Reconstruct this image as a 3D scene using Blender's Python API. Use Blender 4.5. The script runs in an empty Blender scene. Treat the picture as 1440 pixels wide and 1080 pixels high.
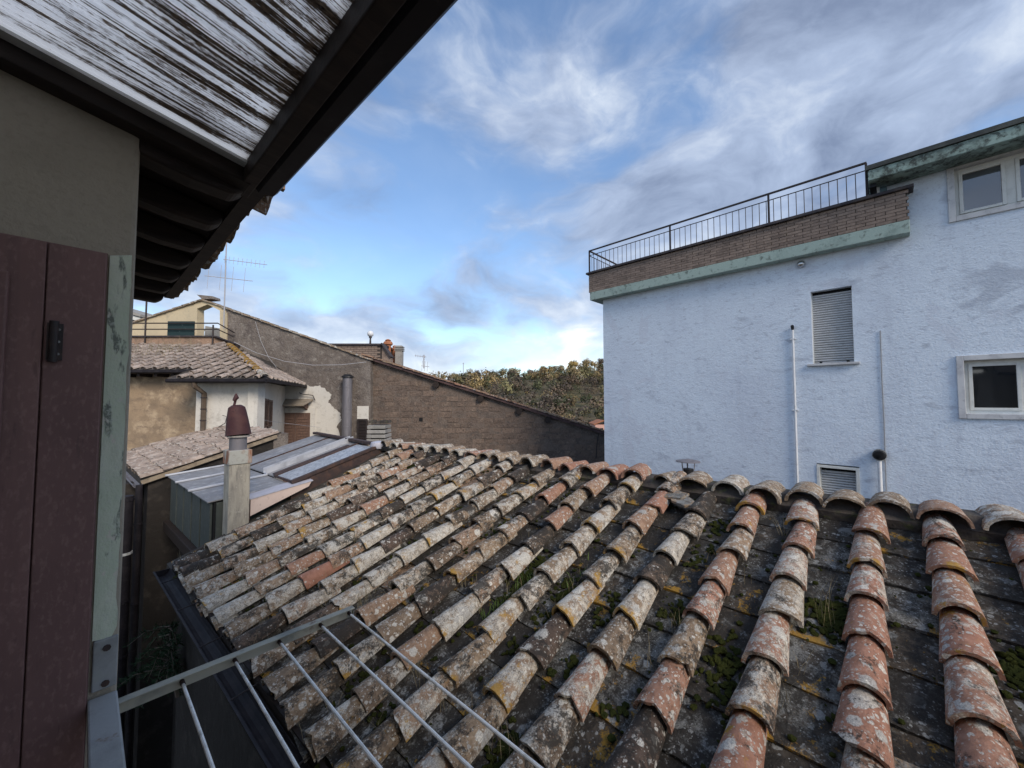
import bpy, bmesh, math, random
from mathutils import Vector as V, Matrix, noise as mnoise
random.seed(7)
rnd = random.random
def ru(a, b): return a + (b - a) * random.random()
SC = bpy.context.scene
COL = SC.collection

# ------------------------------------------------------------------ camera
FPX = 545.0                       # focal length in photo pixels (1440 wide)
PITCH = math.atan(24 / FPX)
YAW = math.radians(42.2)          # heading: X runs off to the right, Y to the left
F0 = V((math.cos(YAW), math.sin(YAW), 0)); R0 = V((math.sin(YAW), -math.cos(YAW), 0)); Z = V((0, 0, 1))
FW = F0 * math.cos(PITCH) + Z * math.sin(PITCH); UP = -F0 * math.sin(PITCH) + Z * math.cos(PITCH)
cam = bpy.data.objects.new('camera', bpy.data.cameras.new('camera')); COL.objects.link(cam)
cam.data.sensor_fit = 'HORIZONTAL'; cam.data.sensor_width = 36; cam.data.lens = 36 * FPX / 1440
cam.data.clip_start = 0.02; cam.data.clip_end = 9000
cam.matrix_world = Matrix((R0, UP, -FW)).transposed().to_4x4()
SC.camera = cam

# ------------------------------------------------------------------ sky, sun, exposure
SUN_AZ, SUN_EL = 147.0, 33.0      # degrees to the right of the view direction, degrees up
def az(deg):
    t = YAW - math.radians(deg); return V((math.cos(t), math.sin(t), 0))
sdir = az(SUN_AZ) * math.cos(math.radians(SUN_EL)) + Z * math.sin(math.radians(SUN_EL))
sun = bpy.data.objects.new('sun', bpy.data.lights.new('sun', 'SUN')); COL.objects.link(sun)
sun.data.energy = 2.1; sun.data.angle = math.radians(24); sun.data.color = (1.0, 0.88, 0.74)
sun.rotation_euler = sdir.to_track_quat('Z', 'Y').to_euler()
SC.view_settings.view_transform = 'Standard'; SC.view_settings.look = 'None'
SC.view_settings.exposure = 0.46; SC.view_settings.gamma = 1.0

class NT:
    """small helper for building node trees"""
    def __init__(s, tree):
        s.t = tree; s.n = tree.nodes; s.l = tree.links
    def put(s, sock, val):
        if val is None: return
        if isinstance(val, bpy.types.NodeSocket): s.l.new(val, sock)
        elif isinstance(val, (tuple, list)) and len(val) == 3 and sock.type == 'RGBA': sock.default_value = (*val, 1)
        else: sock.default_value = val
    def math(s, op, a, b=None, clamp=False):
        n = s.n.new('ShaderNodeMath'); n.operation = op; n.use_clamp = clamp
        s.put(n.inputs[0], a); s.put(n.inputs[1], b); return n.outputs[0]
    def vmath(s, op, a, b=None):
        n = s.n.new('ShaderNodeVectorMath'); n.operation = op
        s.put(n.inputs[0], a)
        if op == 'SCALE': s.put(n.inputs['Scale'], b)
        else: s.put(n.inputs[1], b)
        return n.outputs[0]
    def noise(s, vec, scale, detail=5, rough=.55, dist=0, color=False):
        n = s.n.new('ShaderNodeTexNoise'); s.put(n.inputs['Vector'], vec)
        n.inputs['Scale'].default_value = scale; n.inputs['Detail'].default_value = detail
        n.inputs['Roughness'].default_value = rough; n.inputs['Distortion'].default_value = dist
        return n.outputs['Color' if color else 'Fac']
    def voro(s, vec, scale, rand=1):
        n = s.n.new('ShaderNodeTexVoronoi'); s.put(n.inputs['Vector'], vec)
        n.inputs['Scale'].default_value = scale; n.inputs['Randomness'].default_value = rand
        return n.outputs['Distance'], n.outputs['Color']
    def mapr(s, v, a, b, c=0., d=1., smooth=False):
        n = s.n.new('ShaderNodeMapRange'); n.clamp = True
        if smooth: n.interpolation_type = 'SMOOTHSTEP'
        s.put(n.inputs[0], v); s.put(n.inputs[1], a); s.put(n.inputs[2], b); s.put(n.inputs[3], c); s.put(n.inputs[4], d)
        return n.outputs[0]
    def mix(s, fac, a, b, mode='MIX'):
        n = s.n.new('ShaderNodeMix'); n.data_type = 'RGBA'; n.blend_type = mode
        s.put(n.inputs[0], fac); s.put(n.inputs[6], a); s.put(n.inputs[7], b); return n.outputs[2]
    def sep(s, c):
        n = s.n.new('ShaderNodeSeparateColor'); s.put(n.inputs[0], c); return n.outputs
    def bump(s, h, strength=.5, dist=.01, normal=None):
        n = s.n.new('ShaderNodeBump'); n.inputs['Strength'].default_value = strength; n.inputs['Distance'].default_value = dist
        s.put(n.inputs['Height'], h); s.put(n.inputs['Normal'], normal); return n.outputs[0]

world = bpy.data.worlds.new('World'); SC.world = world; world.use_nodes = True
def build_world():
    t = NT(world.node_tree); t.n.clear()
    out = t.n.new('ShaderNodeOutputWorld'); bg = t.n.new('ShaderNodeBackground'); t.l.new(bg.outputs[0], out.inputs[0])
    sky = t.n.new('ShaderNodeTexSky'); sky.sky_type = 'NISHITA'; sky.sun_disc = False
    sky.sun_elevation = math.radians(SUN_EL); sky.sun_rotation = math.atan2(sdir.x, sdir.y)
    sky.air_density = 1.0; sky.dust_density = .6; sky.ozone_density = 1.6
    tc = t.n.new('ShaderNodeTexCoord'); d = tc.outputs['Generated']
    sx = t.n.new('ShaderNodeSeparateXYZ'); t.l.new(d, sx.inputs[0])
    zc = t.math('MAXIMUM', sx.outputs[2], 0.0)
    inv = t.math('DIVIDE', 1.5, t.math('ADD', t.math('MULTIPLY', zc, .25), 0.92))
    cb = t.n.new('ShaderNodeCombineXYZ')
    t.put(cb.inputs[0], t.math('MULTIPLY', sx.outputs[0], inv)); t.put(cb.inputs[1], t.math('MULTIPLY', sx.outputs[1], inv)); t.put(cb.inputs[2], t.math('MULTIPLY', zc, 2.7))
    p = t.vmath('ADD', cb.outputs[0], (CLOUD[0], CLOUD[1], CLOUD[2]))
    wv = t.noise(p, 1.6, 3, .5, 0, True)
    p = t.vmath('ADD', p, t.vmath('SCALE', t.vmath('SUBTRACT', wv, (.5, .5, .5)), .55))
    big = t.noise(p, .85, 2, .5, .0)
    mid = t.noise(p, 2.1, 10, .55, .0)
    fine = t.noise(p, 5.5, 10, .58, .0)
    # cover: how much cloud stands before the blue
    cov = t.math('ADD', t.math('MULTIPLY', big, .85), t.math('ADD', t.math('MULTIPLY', mid, .60), t.math('MULTIPLY', fine, .18)))
    low = t.mapr(zc, .34, .02, smooth=True)
    cov = t.mapr(t.math('ADD', cov, t.math('MULTIPLY', low, .16)), .69, .90, smooth=True)
    # brightness of the cloud itself: thick grey bellies, white tops, whiter to the horizon
    shade = t.math('ADD', t.math('MULTIPLY', fine, .45), t.math('MULTIPLY', t.noise(t.vmath('ADD', p, (4.1, 2.2, 0)), 2.0, 9, .54, .0), .95))
    shade = t.math('ADD', t.mapr(shade, .48, 1.04), t.math('MULTIPLY', low, .36))
    cr = t.n.new('ShaderNodeValToRGB'); t.put(cr.inputs[0], shade)
    e = cr.color_ramp.elements; e[0].position = .08; e[0].color = (.17, .215, .32, 1); e[1].position = 1.0; e[1].color = (.90, .91, .90, 1)
    m = e.new(.44); m.color = (.33, .40, .54, 1)
    m = e.new(.74); m.color = (.56, .62, .71, 1)
    blue = t.mix(1.0, sky.outputs[0], (SKYK * .92, SKYK * 1.0, SKYK * 1.06), 'MULTIPLY')
    col = t.mix(t.math('ADD', t.math('MULTIPLY', cov, .86), .07), blue, cr.outputs[0])
    t.put(bg.inputs[0], t.mix(1.0, col, (1 / .1, 1 / .1, 1 / .1), 'MULTIPLY')); bg.inputs[1].default_value = 0.1
CLOUD = (0.3, 5.2, 1.48); SKYK = .165
build_world()

# ------------------------------------------------------------------ pixel rays onto real planes
def ray(px, py): return FW * FPX + R0 * (px - 720) + UP * (540 - py)
def onplane(px, py, n, d):
    r = ray(px, py); return r * (d / r.dot(n))
def PF(px, py, d): return onplane(px, py, F0, d)           # plane square to the view direction, d metres off

# ------------------------------------------------------------------ mesh and object helpers
WL = {}
class MB:
    def __init__(s): s.v = []; s.f = []
    def add(s, vs, fs):
        b = len(s.v); s.v += [V(p) for p in vs]; s.f += [tuple(b + i for i in f) for f in fs]; return s
    def box8(s, p):
        return s.add(p, [(0, 3, 2, 1), (4, 5, 6, 7), (0, 1, 5, 4), (1, 2, 6, 5), (2, 3, 7, 6), (3, 0, 4, 7)])
    def box(s, o, ax, ay, a, b, z, az_=Z):
        q = lambda i, j, k: V(o) + ax * i + ay * j + az_ * k
        return s.box8([q(a[0], b[0], z[0]), q(a[1], b[0], z[0]), q(a[1], b[1], z[0]), q(a[0], b[1], z[0]),
                       q(a[0], b[0], z[1]), q(a[1], b[0], z[1]), q(a[1], b[1], z[1]), q(a[0], b[1], z[1])])
    def bar(s, a, b, w, h, up=Z):
        a = V(a); b = V(b); d = (b - a).normalized(); sd = d.cross(up).normalized(); u = sd.cross(d)
        P = []
        for c in (a, b):
            P += [c - sd * w / 2 - u * h / 2, c + sd * w / 2 - u * h / 2, c + sd * w / 2 + u * h / 2, c - sd * w / 2 + u * h / 2]
        return s.add(P, [(3, 2, 1, 0), (4, 5, 6, 7), (0, 1, 5, 4), (1, 2, 6, 5), (2, 3, 7, 6), (3, 0, 4, 7)])
    def prism(s, pts, vec):
        n = len(pts); p = [V(q) for q in pts]; vec = V(vec)
        nrm = V((0, 0, 0))
        for i in range(n): nrm += p[i].cross(p[(i + 1) % n])
        fl = nrm.dot(vec) > 0
        a = list(range(n)); b = [i + n for i in a]
        fs = [tuple(reversed(a)) if fl else tuple(a), tuple(b) if fl else tuple(reversed(b))]
        for i in range(n):
            j = (i + 1) % n
            fs.append((i, j, j + n, i + n) if fl else (j, i, i + n, j + n))
        return s.add(p + [q + vec for q in p], fs)
    def tube(s, pts, r, n=8, caps=True):
        pts = [V(p) for p in pts]; rs = r if isinstance(r, (list, tuple)) else [r] * len(pts)
        vs = []; fs = []; u = None
        for i, p in enumerate(pts):
            d = (pts[min(i + 1, len(pts) - 1)] - pts[max(i - 1, 0)]).normalized()
            if u is None: u = d.orthogonal().normalized()
            u = (u - d * u.dot(d)).normalized(); w = d.cross(u)
            vs += [p + (u * math.cos(2 * math.pi * k / n) + w * math.sin(2 * math.pi * k / n)) * rs[i] for k in range(n)]
        for i in range(len(pts) - 1):
            for k in range(n):
                k2 = (k + 1) % n; fs.append((i * n + k, i * n + k2, (i + 1) * n + k2, (i + 1) * n + k))
        if caps: fs += [tuple(reversed(range(n))), tuple(range((len(pts) - 1) * n, len(pts) * n))]
        return s.add(vs, fs)
    def build(s, name, mat, parent=None, smooth=False, bev=0, base=None, col=None):
        if base is None:
            lo = [min(p[i] for p in s.v) for i in range(3)]; hi = [max(p[i] for p in s.v) for i in range(3)]
            base = V(((lo[0] + hi[0]) / 2, (lo[1] + hi[1]) / 2, lo[2]))
        me = bpy.data.meshes.new(name); me.from_pydata([p - base for p in s.v], [], s.f); me.update()
        if smooth:
            for q in me.polygons: q.use_smooth = True
            try: me.set_sharp_from_angle(angle=math.radians(42))
            except Exception: pass
        me.materials.append(mat)
        o = bpy.data.objects.new(name, me); COL.objects.link(o)
        put(o, parent, base)
        if bev:
            b = o.modifiers.new('bevel', 'BEVEL'); b.width = bev; b.segments = 2; b.limit_method = 'ANGLE'
        if col: o.color = col
        return o
def put(o, parent, wl, rot=None):
    wl = V(wl); o.parent = parent
    loc = wl - (WL[parent.name] if parent else V((0, 0, 0)))
    if rot is not None: o.matrix_local = Matrix.Translation(loc) @ rot.to_4x4()
    else: o.location = loc
    WL[o.name] = wl
def tag(o, label, cat, group=None, kind=None):
    o['label'] = label; o['category'] = cat
    if group: o['group'] = group
    if kind: o['kind'] = kind
    return o
def thing(name, label, cat, base, group=None):
    o = bpy.data.objects.new(name, None); COL.objects.link(o); o.empty_display_size = .2
    put(o, None, base); return tag(o, label, cat, group)
def inst(name, me, parent, wl, rot=None, col=None):
    o = bpy.data.objects.new(name, me); COL.objects.link(o); put(o, parent, wl, rot)
    if col: o.color = col
    return o
def basis(x, y, z): return Matrix((V(x), V(y), V(z))).transposed()

# ------------------------------------------------------------------ materials
def stained(name, base, layers=(), rough=.85, bumps=(), metal=0., spec=.3, rand=0., streak=None):
    """base colour + stains, each a dict(scale, lo, hi, col, amt, stretch, detail); bumps = (scale, strength, dist, stretch)"""
    m = bpy.data.materials.new(name); m.use_nodes = True; t = NT(m.node_tree)
    bs = t.n['Principled BSDF']; bs.inputs['Roughness'].default_value = rough; bs.inputs['Metallic'].default_value = metal
    bs.inputs['Specular IOR Level'].default_value = spec
    tc = t.n.new('ShaderNodeTexCoord'); oi = t.n.new('ShaderNodeObjectInfo')
    off = t.vmath('SCALE', (31.7, 17.3, 23.9), oi.outputs['Random'])
    co = t.vmath('ADD', tc.outputs['Object'], off)
    c = base
    if rand:
        k = t.math('ADD', 1 - rand, t.math('MULTIPLY', oi.outputs['Random'], 2 * rand))
        cc = t.n.new('ShaderNodeCombineColor')
        for i in range(3): t.put(cc.inputs[i], k)
        c = t.mix(1.0, base, cc.outputs[0], 'MULTIPLY')
    for L in layers:
        v = t.vmath('MULTIPLY', co, L.get('stretch', (1, 1, 1)))
        f = t.noise(v, L['scale'], L.get('detail', 5), L.get('rough', .6), L.get('dist', .2))
        f = t.math('MULTIPLY', t.mapr(f, L['lo'], L['hi']), L.get('amt', 1.))
        c = t.mix(f, c, L['col'])
    t.put(bs.inputs['Base Color'], c)
    nrm = None
    for b in bumps:
        v = t.vmath('MULTIPLY', co, b[3]) if len(b) > 3 else co
        nrm = t.bump(t.noise(v, b[0], 4, .62), b[1], b[2], nrm)
    t.put(bs.inputs['Normal'], nrm)
    return m
def tile_mat(name, pan=False):
    """old clay tile: object colour = (clay redness, lichen, dark film, orange lichen)"""
    m = bpy.data.materials.new(name); m.use_nodes = True; t = NT(m.node_tree)
    bs = t.n['Principled BSDF']; bs.inputs['Specular IOR Level'].default_value = .25
    tc = t.n.new('ShaderNodeTexCoord'); oi = t.n.new('ShaderNodeObjectInfo')
    r = oi.outputs['Random']
    co = t.vmath('ADD', tc.outputs['Object'], t.vmath('SCALE', (41.3, 27.1, 33.7), r))
    sp = t.sep(oi.outputs['Color']); K, G, D = sp[0], sp[1], sp[2]; O = oi.outputs['Alpha']
    nA = t.noise(co, 7, 6, .6, .3); nB = t.noise(co, 24, 7, .65, .2); nC = t.noise(co, 85, 6, .7); nD = t.noise(t.vmath('ADD', co, (9, 3, 5)), 11, 8, .68, .5)
    red = t.mix(t.mapr(nB, .3, .7), (.25, .118, .078), (.40, .205, .145))
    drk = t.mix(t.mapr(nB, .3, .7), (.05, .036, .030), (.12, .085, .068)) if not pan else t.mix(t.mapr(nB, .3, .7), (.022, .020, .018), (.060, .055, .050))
    tan = t.mix(t.mapr(nB, .3, .7), (.15, .105, .072), (.36, .27, .18))
    c = t.mix(t.mapr(K, .0, .5), drk, tan); c = t.mix(t.mapr(K, .5, 1.), c, red)
    # grey crust, patchy
    f = t.mapr(t.math('ADD', nD, t.math('MULTIPLY', t.math('SUBTRACT', nC, .5), .35)), t.math('SUBTRACT', .86, t.math('MULTIPLY', G, .52)), t.math('SUBTRACT', .96, t.math('MULTIPLY', G, .52)))
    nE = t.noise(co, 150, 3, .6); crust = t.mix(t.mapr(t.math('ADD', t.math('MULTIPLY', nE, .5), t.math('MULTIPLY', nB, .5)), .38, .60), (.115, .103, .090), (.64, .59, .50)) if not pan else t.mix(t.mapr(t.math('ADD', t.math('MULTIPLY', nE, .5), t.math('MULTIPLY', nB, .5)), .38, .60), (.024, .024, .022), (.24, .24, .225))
    c = t.mix(t.math('MULTIPLY', f, .9), c, crust)
    # round lichen discs in three sizes
    wob = t.vmath('ADD', co, t.vmath('SCALE', t.noise(co, 38, 3, .55, 0, True), .030))
    for sc, rad, k in ((7.5, .58, .50), (17, .54, .72), (36, .52, .95), (80, .52, .95)):
        dst, cc = t.voro(wob, sc); q = t.sep(cc)
        on = t.math('LESS_THAN', q[0], t.math('MULTIPLY', G, k * (.75 if pan else .8)))
        rr = t.math('MULTIPLY', t.math('ADD', .35, t.math('MULTIPLY', q[1], .65)), rad)
        edge = t.mapr(t.math('DIVIDE', dst, rr), .78, .92, 1., 0.)
        msk = t.math('MULTIPLY', on, edge)
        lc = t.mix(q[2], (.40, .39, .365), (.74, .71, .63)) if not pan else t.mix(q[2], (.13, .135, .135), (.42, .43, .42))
        lc = t.mix(t.mapr(nE, .38, .60), t.mix(.5, lc, (.12, .115, .105)), lc)
        c = t.mix(t.math('MULTIPLY', msk, .88), c, lc)
    # black film and specks
    f = t.mapr(t.math('ADD', t.noise(t.vmath('ADD', co, (1, 7, 2)), 9, 8, .7, .6), t.math('MULTIPLY', t.math('SUBTRACT', nC, .5), .5)), t.math('SUBTRACT', .80, t.math('MULTIPLY', D, .45)), t.math('SUBTRACT', .90, t.math('MULTIPLY', D, .45)))
    c = t.mix(t.math('MULTIPLY', f, .9), c, (.030, .027, .024))
    # orange / ochre lichen, thickest along the lower rim
    ox = t.n.new('ShaderNodeSeparateXYZ'); t.l.new(tc.outputs['Object'], ox.inputs[0])
    O = t.math('ADD', O, t.math('MULTIPLY', O, t.mapr(ox.outputs[0], .07, .0, 0., .55)))
    f = t.mapr(t.math('ADD', t.noise(t.vmath('ADD', co, (5, 1, 8)), 8, 5, .6, .3), t.math('MULTIPLY', t.math('SUBTRACT', nC, .5), .45)), t.math('SUBTRACT', .88, t.math('MULTIPLY', O, .42)), t.math('SUBTRACT', .96, t.math('MULTIPLY', O, .42)))
    c = t.mix(t.math('MULTIPLY', f, .9), c, t.mix(nC, (.20, .13, .02), (.50, .27, .05)))
    t.put(bs.inputs['Base Color'], c); bs.inputs['Roughness'].default_value = .88
    hh = t.math('ADD', t.math('MULTIPLY', nB, .9), t.math('MULTIPLY', nC, .75))
    t.put(bs.inputs['Normal'], t.bump(hh, .9, .010))
    return m
M = {}
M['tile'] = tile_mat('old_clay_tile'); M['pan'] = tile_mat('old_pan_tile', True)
L_ = lambda scale, lo, hi, col, amt=1., stretch=(1, 1, 1), **k: dict(scale=scale, lo=lo, hi=hi, col=col, amt=amt, stretch=stretch, **k)
M['deck'] = stained('roof_bedding', (.035, .03, .025), [L_(8, .4, .7, (.07, .06, .05))], bumps=[(30, .6, .01)])
M['mortar'] = stained('ridge_mortar', (.085, .072, .062), [L_(5, .42, .62, (.035, .03, .028), .9), L_(14, .55, .7, (.10, .11, .04), .7)], bumps=[(18, .8, .02), (70, .5, .006)])
M['moss'] = stained('moss', (.024, .031, .010), [L_(9, .35, .65, (.046, .050, .013)), L_(30, .5, .7, (.02, .026, .008), .8)], rough=1, bumps=[(120, 1., .01), (40, .8, .015)], spec=.05)
M['straw'] = stained('dry_stalks', (.33, .27, .16), [L_(6, .4, .6, (.20, .17, .10))], rand=.25)
M['weed'] = stained('weed_leaves', (.10, .15, .035), [L_(6, .4, .6, (.05, .09, .02))], rand=.3)
M['stucco'] = stained('pale_blue_white_stucco', (.69, .765, .85), [L_(.55, .48, .70, (.58, .635, .73), .75), L_(.9, .60, .70, (.33, .36, .43), .50, (1, 1, 1.9), dist=.9), L_(6, .56, .70, (.42, .455, .53), .55, (1, 1, 2.6)), L_(30, .56, .70, (.44, .475, .55), .6), L_(2.2, .62, .70, (.36, .39, .45), .5, (1, 1, 2.2), dist=.8), L_(2.6, .55, .72, (.46, .50, .58), .35, (1, 1, .10), dist=.1), L_(.8, .60, .64, (.62, .66, .74), .6, (1, 1, .8), dist=1.2)],
                      rough=.92, bumps=[(7, .28, .03, (1, 1, 1.8)), (26, .55, .016, (1, 1, 1.5)), (80, .5, .006)], spec=.15)
M['soffit_white'] = stained('soffit_plaster', (.62, .62, .63), [L_(2, .45, .65, (.42, .41, .41))], bumps=[(30, .4, .01)])
M['green_band'] = stained('green_concrete_band', (.34, .43, .385), [L_(2.2, .50, .68, (.20, .26, .235), .8), L_(9, .55, .68, (.10, .115, .10), .75), L_(30, .5, .7, (.42, .50, .45), .5)], bumps=[(30, .4, .008)])
M['green_dirty'] = stained('green_fascia_weathered', (.30, .40, .36), [L_(2.4, .42, .58, (.13, .165, .145), .9), L_(8, .48, .60, (.045, .05, .045), .85), L_(30, .5, .7, (.36, .46, .41), .5)], bumps=[(25, .5, .01)])
M['brick'] = stained('facing_brick', (.215, .165, .135), [L_(5, .4, .65, (.30, .23, .185)), L_(30, .5, .7, (.14, .095, .075), .6)], rand=.22, bumps=[(60, .5, .004)])
M['brickjoint'] = stained('brick_joint', (.055, .045, .04), bumps=[(60, .5, .004)])
M['iron'] = stained('dark_iron', (.028, .022, .022), [L_(20, .5, .7, (.07, .04, .03), .7)], rough=.6, spec=.4)
M['coping'] = stained('dark_slate_coping', (.045, .04, .045), [L_(6, .45, .65, (.085, .07, .065))], rough=.7, bumps=[(30, .4, .006)])
M['roofedge'] = stained('bitumen_edge', (.05, .056, .055), [L_(4, .45, .65, (.085, .095, .09))], bumps=[(30, .4, .006)])
M['winframe'] = stained('window_frame_paint', (.70, .70, .66), [L_(8, .5, .7, (.5, .5, .47), .6)], rough=.5, spec=.4)
M['marble'] = stained('marble_surround', (.60, .60, .60), [L_(4, .45, .65, (.45, .45, .46)), L_(14, .58, .7, (.25, .25, .26), .6)], rough=.6)
M['blind'] = stained('roller_blind', (.55, .555, .56), [L_(3, .45, .65, (.43, .435, .44), .7), L_(12, .6, .7, (.33, .32, .32), .5)], rough=.55)
M['gap'] = stained('black_gap', (.012, .012, .013))
M['whitepvc'] = stained('white_pipe', (.72, .73, .74), [L_(8, .55, .7, (.5, .5, .5), .6)], rough=.5)
M['cable'] = stained('grey_cable', (.30, .31, .33))
M['black'] = stained('black_plastic', (.015, .015, .016), rough=.45)
M['chrome'] = stained('lamp_glass', (.55, .56, .58), rough=.15, metal=.85)
M['gutter'] = stained('brown_gutter_metal', (.016, .014, .017), [L_(7, .45, .65, (.028, .024, .027)), L_(30, .6, .7, (.06, .055, .055), .5)], rough=.6, spec=.2)
M['alleywall'] = stained('grimy_shaded_plaster', (.026, .022, .020), [L_(1.1, .42, .62, (.022, .019, .017)), L_(5, .52, .68, (.06, .052, .045), .6), L_(3, .55, .7, (.022, .019, .017), .8, (1, 1, .25))], bumps=[(14, .6, .02), (60, .4, .006)])  # stains are grime; the near-black base carries the alley's shade
M['ochre'] = stained('ochre_plaster', (.35, .255, .165), [L_(.9, .42, .62, (.25, .185, .125)), L_(2.6, .50, .66, (.52, .40, .27), .8), L_(3.2, .50, .66, (.21, .155, .11), .75, (1, 1, 2)), L_(20, .55, .70, (.24, .18, .13), .6)], bumps=[(12, .5, .02), (50, .5, .006)])
M['whitewash'] = stained('whitewash', (.64, .61, .55), [L_(.8, .48, .66, (.56, .535, .48), .8), L_(4, .55, .7, (.40, .37, .32), .6), L_(20, .6, .72, (.33, .30, .27), .5)], bumps=[(10, .4, .02), (50, .4, .006)])
M['yellow'] = stained('pale_yellow_plaster', (.60, .50, .335), [L_(.7, .45, .65, (.52, .44, .30)), L_(2.4, .55, .7, (.40, .35, .26), .7), L_(12, .6, .7, (.30, .27, .22), .5)], bumps=[(12, .4, .02)])
M['stonewall'] = stained('grey_rendered_stone', (.165, .138, .118), [L_(.9, .45, .62, (.23, .20, .175)), L_(2.2, .52, .66, (.12, .10, .09), .9), L_(6, .56, .68, (.34, .31, .27), .7), L_(24, .5, .68, (.10, .085, .075), .7)], bumps=[(8, .9, .06), (26, .8, .03)])
M['tuff'] = stained('brown_tuff', (.185, .135, .105), [L_(1.3, .42, .62, (.13, .098, .08)), L_(5, .54, .68, (.27, .205, .155), .7), L_(16, .54, .66, (.07, .052, .045), .85), L_(45, .58, .7, (.30, .24, .19), .5)], rand=.12, bumps=[(14, .9, .05), (45, .8, .015)])
M['tuffback'] = stained('tuff_joint', (.155, .12, .098), [L_(3, .45, .65, (.10, .08, .068)), L_(16, .5, .65, (.21, .17, .14), .6)], bumps=[(12, .9, .04), (45, .6, .01)])
M['sheet'] = stained('weathered_zinc', (.24, .24, .245), [L_(1.8, .42, .62, (.20, .205, .22)), L_(8, .5, .66, (.40, .40, .41), .7), L_(7, .58, .7, (.17, .11, .08), .6, (1, 3, 1)), L_(50, .55, .7, (.16, .16, .165), .6)], rough=.55, bumps=[(20, .3, .006)])
M['sheetlight'] = stained('bright_metal_batten', (.55, .565, .60), [L_(5, .5, .66, (.36, .37, .40), .8)], rough=.4, metal=.4)
M['rust'] = stained('brown_painted_angle', (.048, .034, .033), [L_(9, .45, .65, (.085, .05, .04))], rough=.7)
M['wiredglass'] = stained('mottled_glass', (.36, .39, .43), [L_(30, .45, .58, (.20, .22, .25), .9), L_(9, .5, .65, (.50, .53, .57), .7)], rough=.35, spec=.5, bumps=[(40, .5, .006)])
M['palepink'] = stained('pale_pink_board', (.62, .50, .44), [L_(3, .45, .65, (.54, .43, .38)), L_(14, .6, .7, (.36, .29, .25), .6)])
M['lilac'] = stained('grey_lilac_flashing', (.47, .47, .53), [L_(4, .45, .65, (.36, .36, .41))], rough=.5)
M['greenpanel'] = stained('dull_green_panel', (.065, .075, .068), [L_(2, .42, .62, (.06, .07, .064)), L_(12, .55, .7, (.12, .13, .118), .6)], rough=.7)
M['fluecon'] = stained('fibre_cement_flue', (.42, .385, .315), [L_(3, .42, .62, (.31, .285, .24), 1, (3, 3, .6)), L_(9, .5, .66, (.21, .195, .17), .8, (3, 3, .5)), L_(34, .6, .7, (.55, .52, .44), .6)], bumps=[(40, .5, .006)])
M['rustsheet'] = stained('rusty_collar', (.40, .40, .36), [L_(6, .46, .58, (.26, .105, .05), .95, (1, 1, .35)), L_(25, .55, .7, (.2, .16, .13), .6)], rough=.7)
M['cowl'] = stained('oxide_red_cowl', (.055, .024, .026), [L_(7, .45, .65, (.075, .034, .032)), L_(30, .6, .7, (.03, .016, .017), .7)], rough=.65, spec=.2)
M['galv'] = stained('galvanised_flue', (.21, .20, .215), [L_(2.5, .45, .65, (.15, .145, .155), 1, (4, 4, .5))], rough=.5, metal=.3)
M['wood'] = stained('brown_shutter_wood', (.15, .092, .07), [L_(6, .42, .65, (.10, .062, .05), 1, (4, 4, .6))], rough=.6)
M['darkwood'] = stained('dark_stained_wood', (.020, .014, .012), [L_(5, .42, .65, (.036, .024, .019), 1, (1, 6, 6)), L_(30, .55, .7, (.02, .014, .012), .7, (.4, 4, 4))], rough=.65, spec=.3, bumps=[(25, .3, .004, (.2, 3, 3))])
M['door'] = stained('maroon_painted_board', (.195, .108, .098), [L_(1.6, .42, .64, (.15, .083, .077)), L_(9, .54, .70, (.12, .07, .066), .6, (2, 1, .15)), L_(34, .62, .70, (.10, .06, .056), .5, (2, 1, .3)), L_(110, .52, .66, (.27, .165, .15), .5, (1, 1, .5))], rough=.55, spec=.35, bumps=[(90, .12, .002)])
M['housewall'] = stained('grainy_beige_render', (.37, .325, .255), [L_(2.2, .45, .65, (.29, .255, .20)), L_(60, .5, .7, (.28, .25, .20), .5), L_(7, .6, .72, (.24, .22, .18), .5)], bumps=[(110, .7, .004), (30, .5, .006)])
M['greenpaint'] = stained('peeling_green_paint', (.52, .58, .44), [L_(7, .44, .58, (.62, .64, .52), .9, (1, 1, .5)), L_(22, .56, .62, (.15, .17, .14), .95, (1.5, 1, .35)), L_(34, .60, .65, (.60, .57, .49), .9, (1, 1, .5)), L_(120, .52, .66, (.54, .57, .49), .6)], rough=.75, bumps=[(24, .8, .006, (1, 1, .5)), (120, .6, .002)])
M['oldmetal'] = stained('grey_painted_rail', (.30, .31, .31), [L_(7, .45, .62, (.20, .205, .20), .9), L_(22, .58, .68, (.30, .31, .29), .6), L_(14, .62, .70, (.17, .095, .06), .8)], rough=.6, spec=.4, bumps=[(60, .4, .002)])
M['armpaint'] = stained('chipped_grey_green_paint', (.38, .365, .30), [L_(9, .46, .62, (.21, .215, .19), .9), L_(20, .6, .68, (.16, .09, .055), .85), L_(40, .55, .7, (.33, .35, .31), .5)], rough=.65, bumps=[(60, .4, .002)])
M['rod'] = stained('plastic_coated_wire', (.84, .83, .79), [L_(20, .5, .65, (.47, .45, .40), .8), L_(45, .62, .7, (.25, .23, .2), .6)], rough=.5)
M['steelpale'] = stained('pale_aluminium', (.52, .52, .50), [L_(12, .5, .65, (.33, .33, .32), .8, (.3, 3, 3))], rough=.5)
M['wire'] = stained('thin_wire', (.40, .40, .42))
M['banner'] = stained('dark_green_tarpaulin', (.018, .040, .042), [L_(3.5, .62, .655, (.55, .56, .55), .9)], rough=.6)
M['terracotta'] = stained('terracotta_pot', (.40, .165, .085), [L_(9, .45, .65, (.30, .12, .065))], bumps=[(40, .3, .004)])
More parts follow.
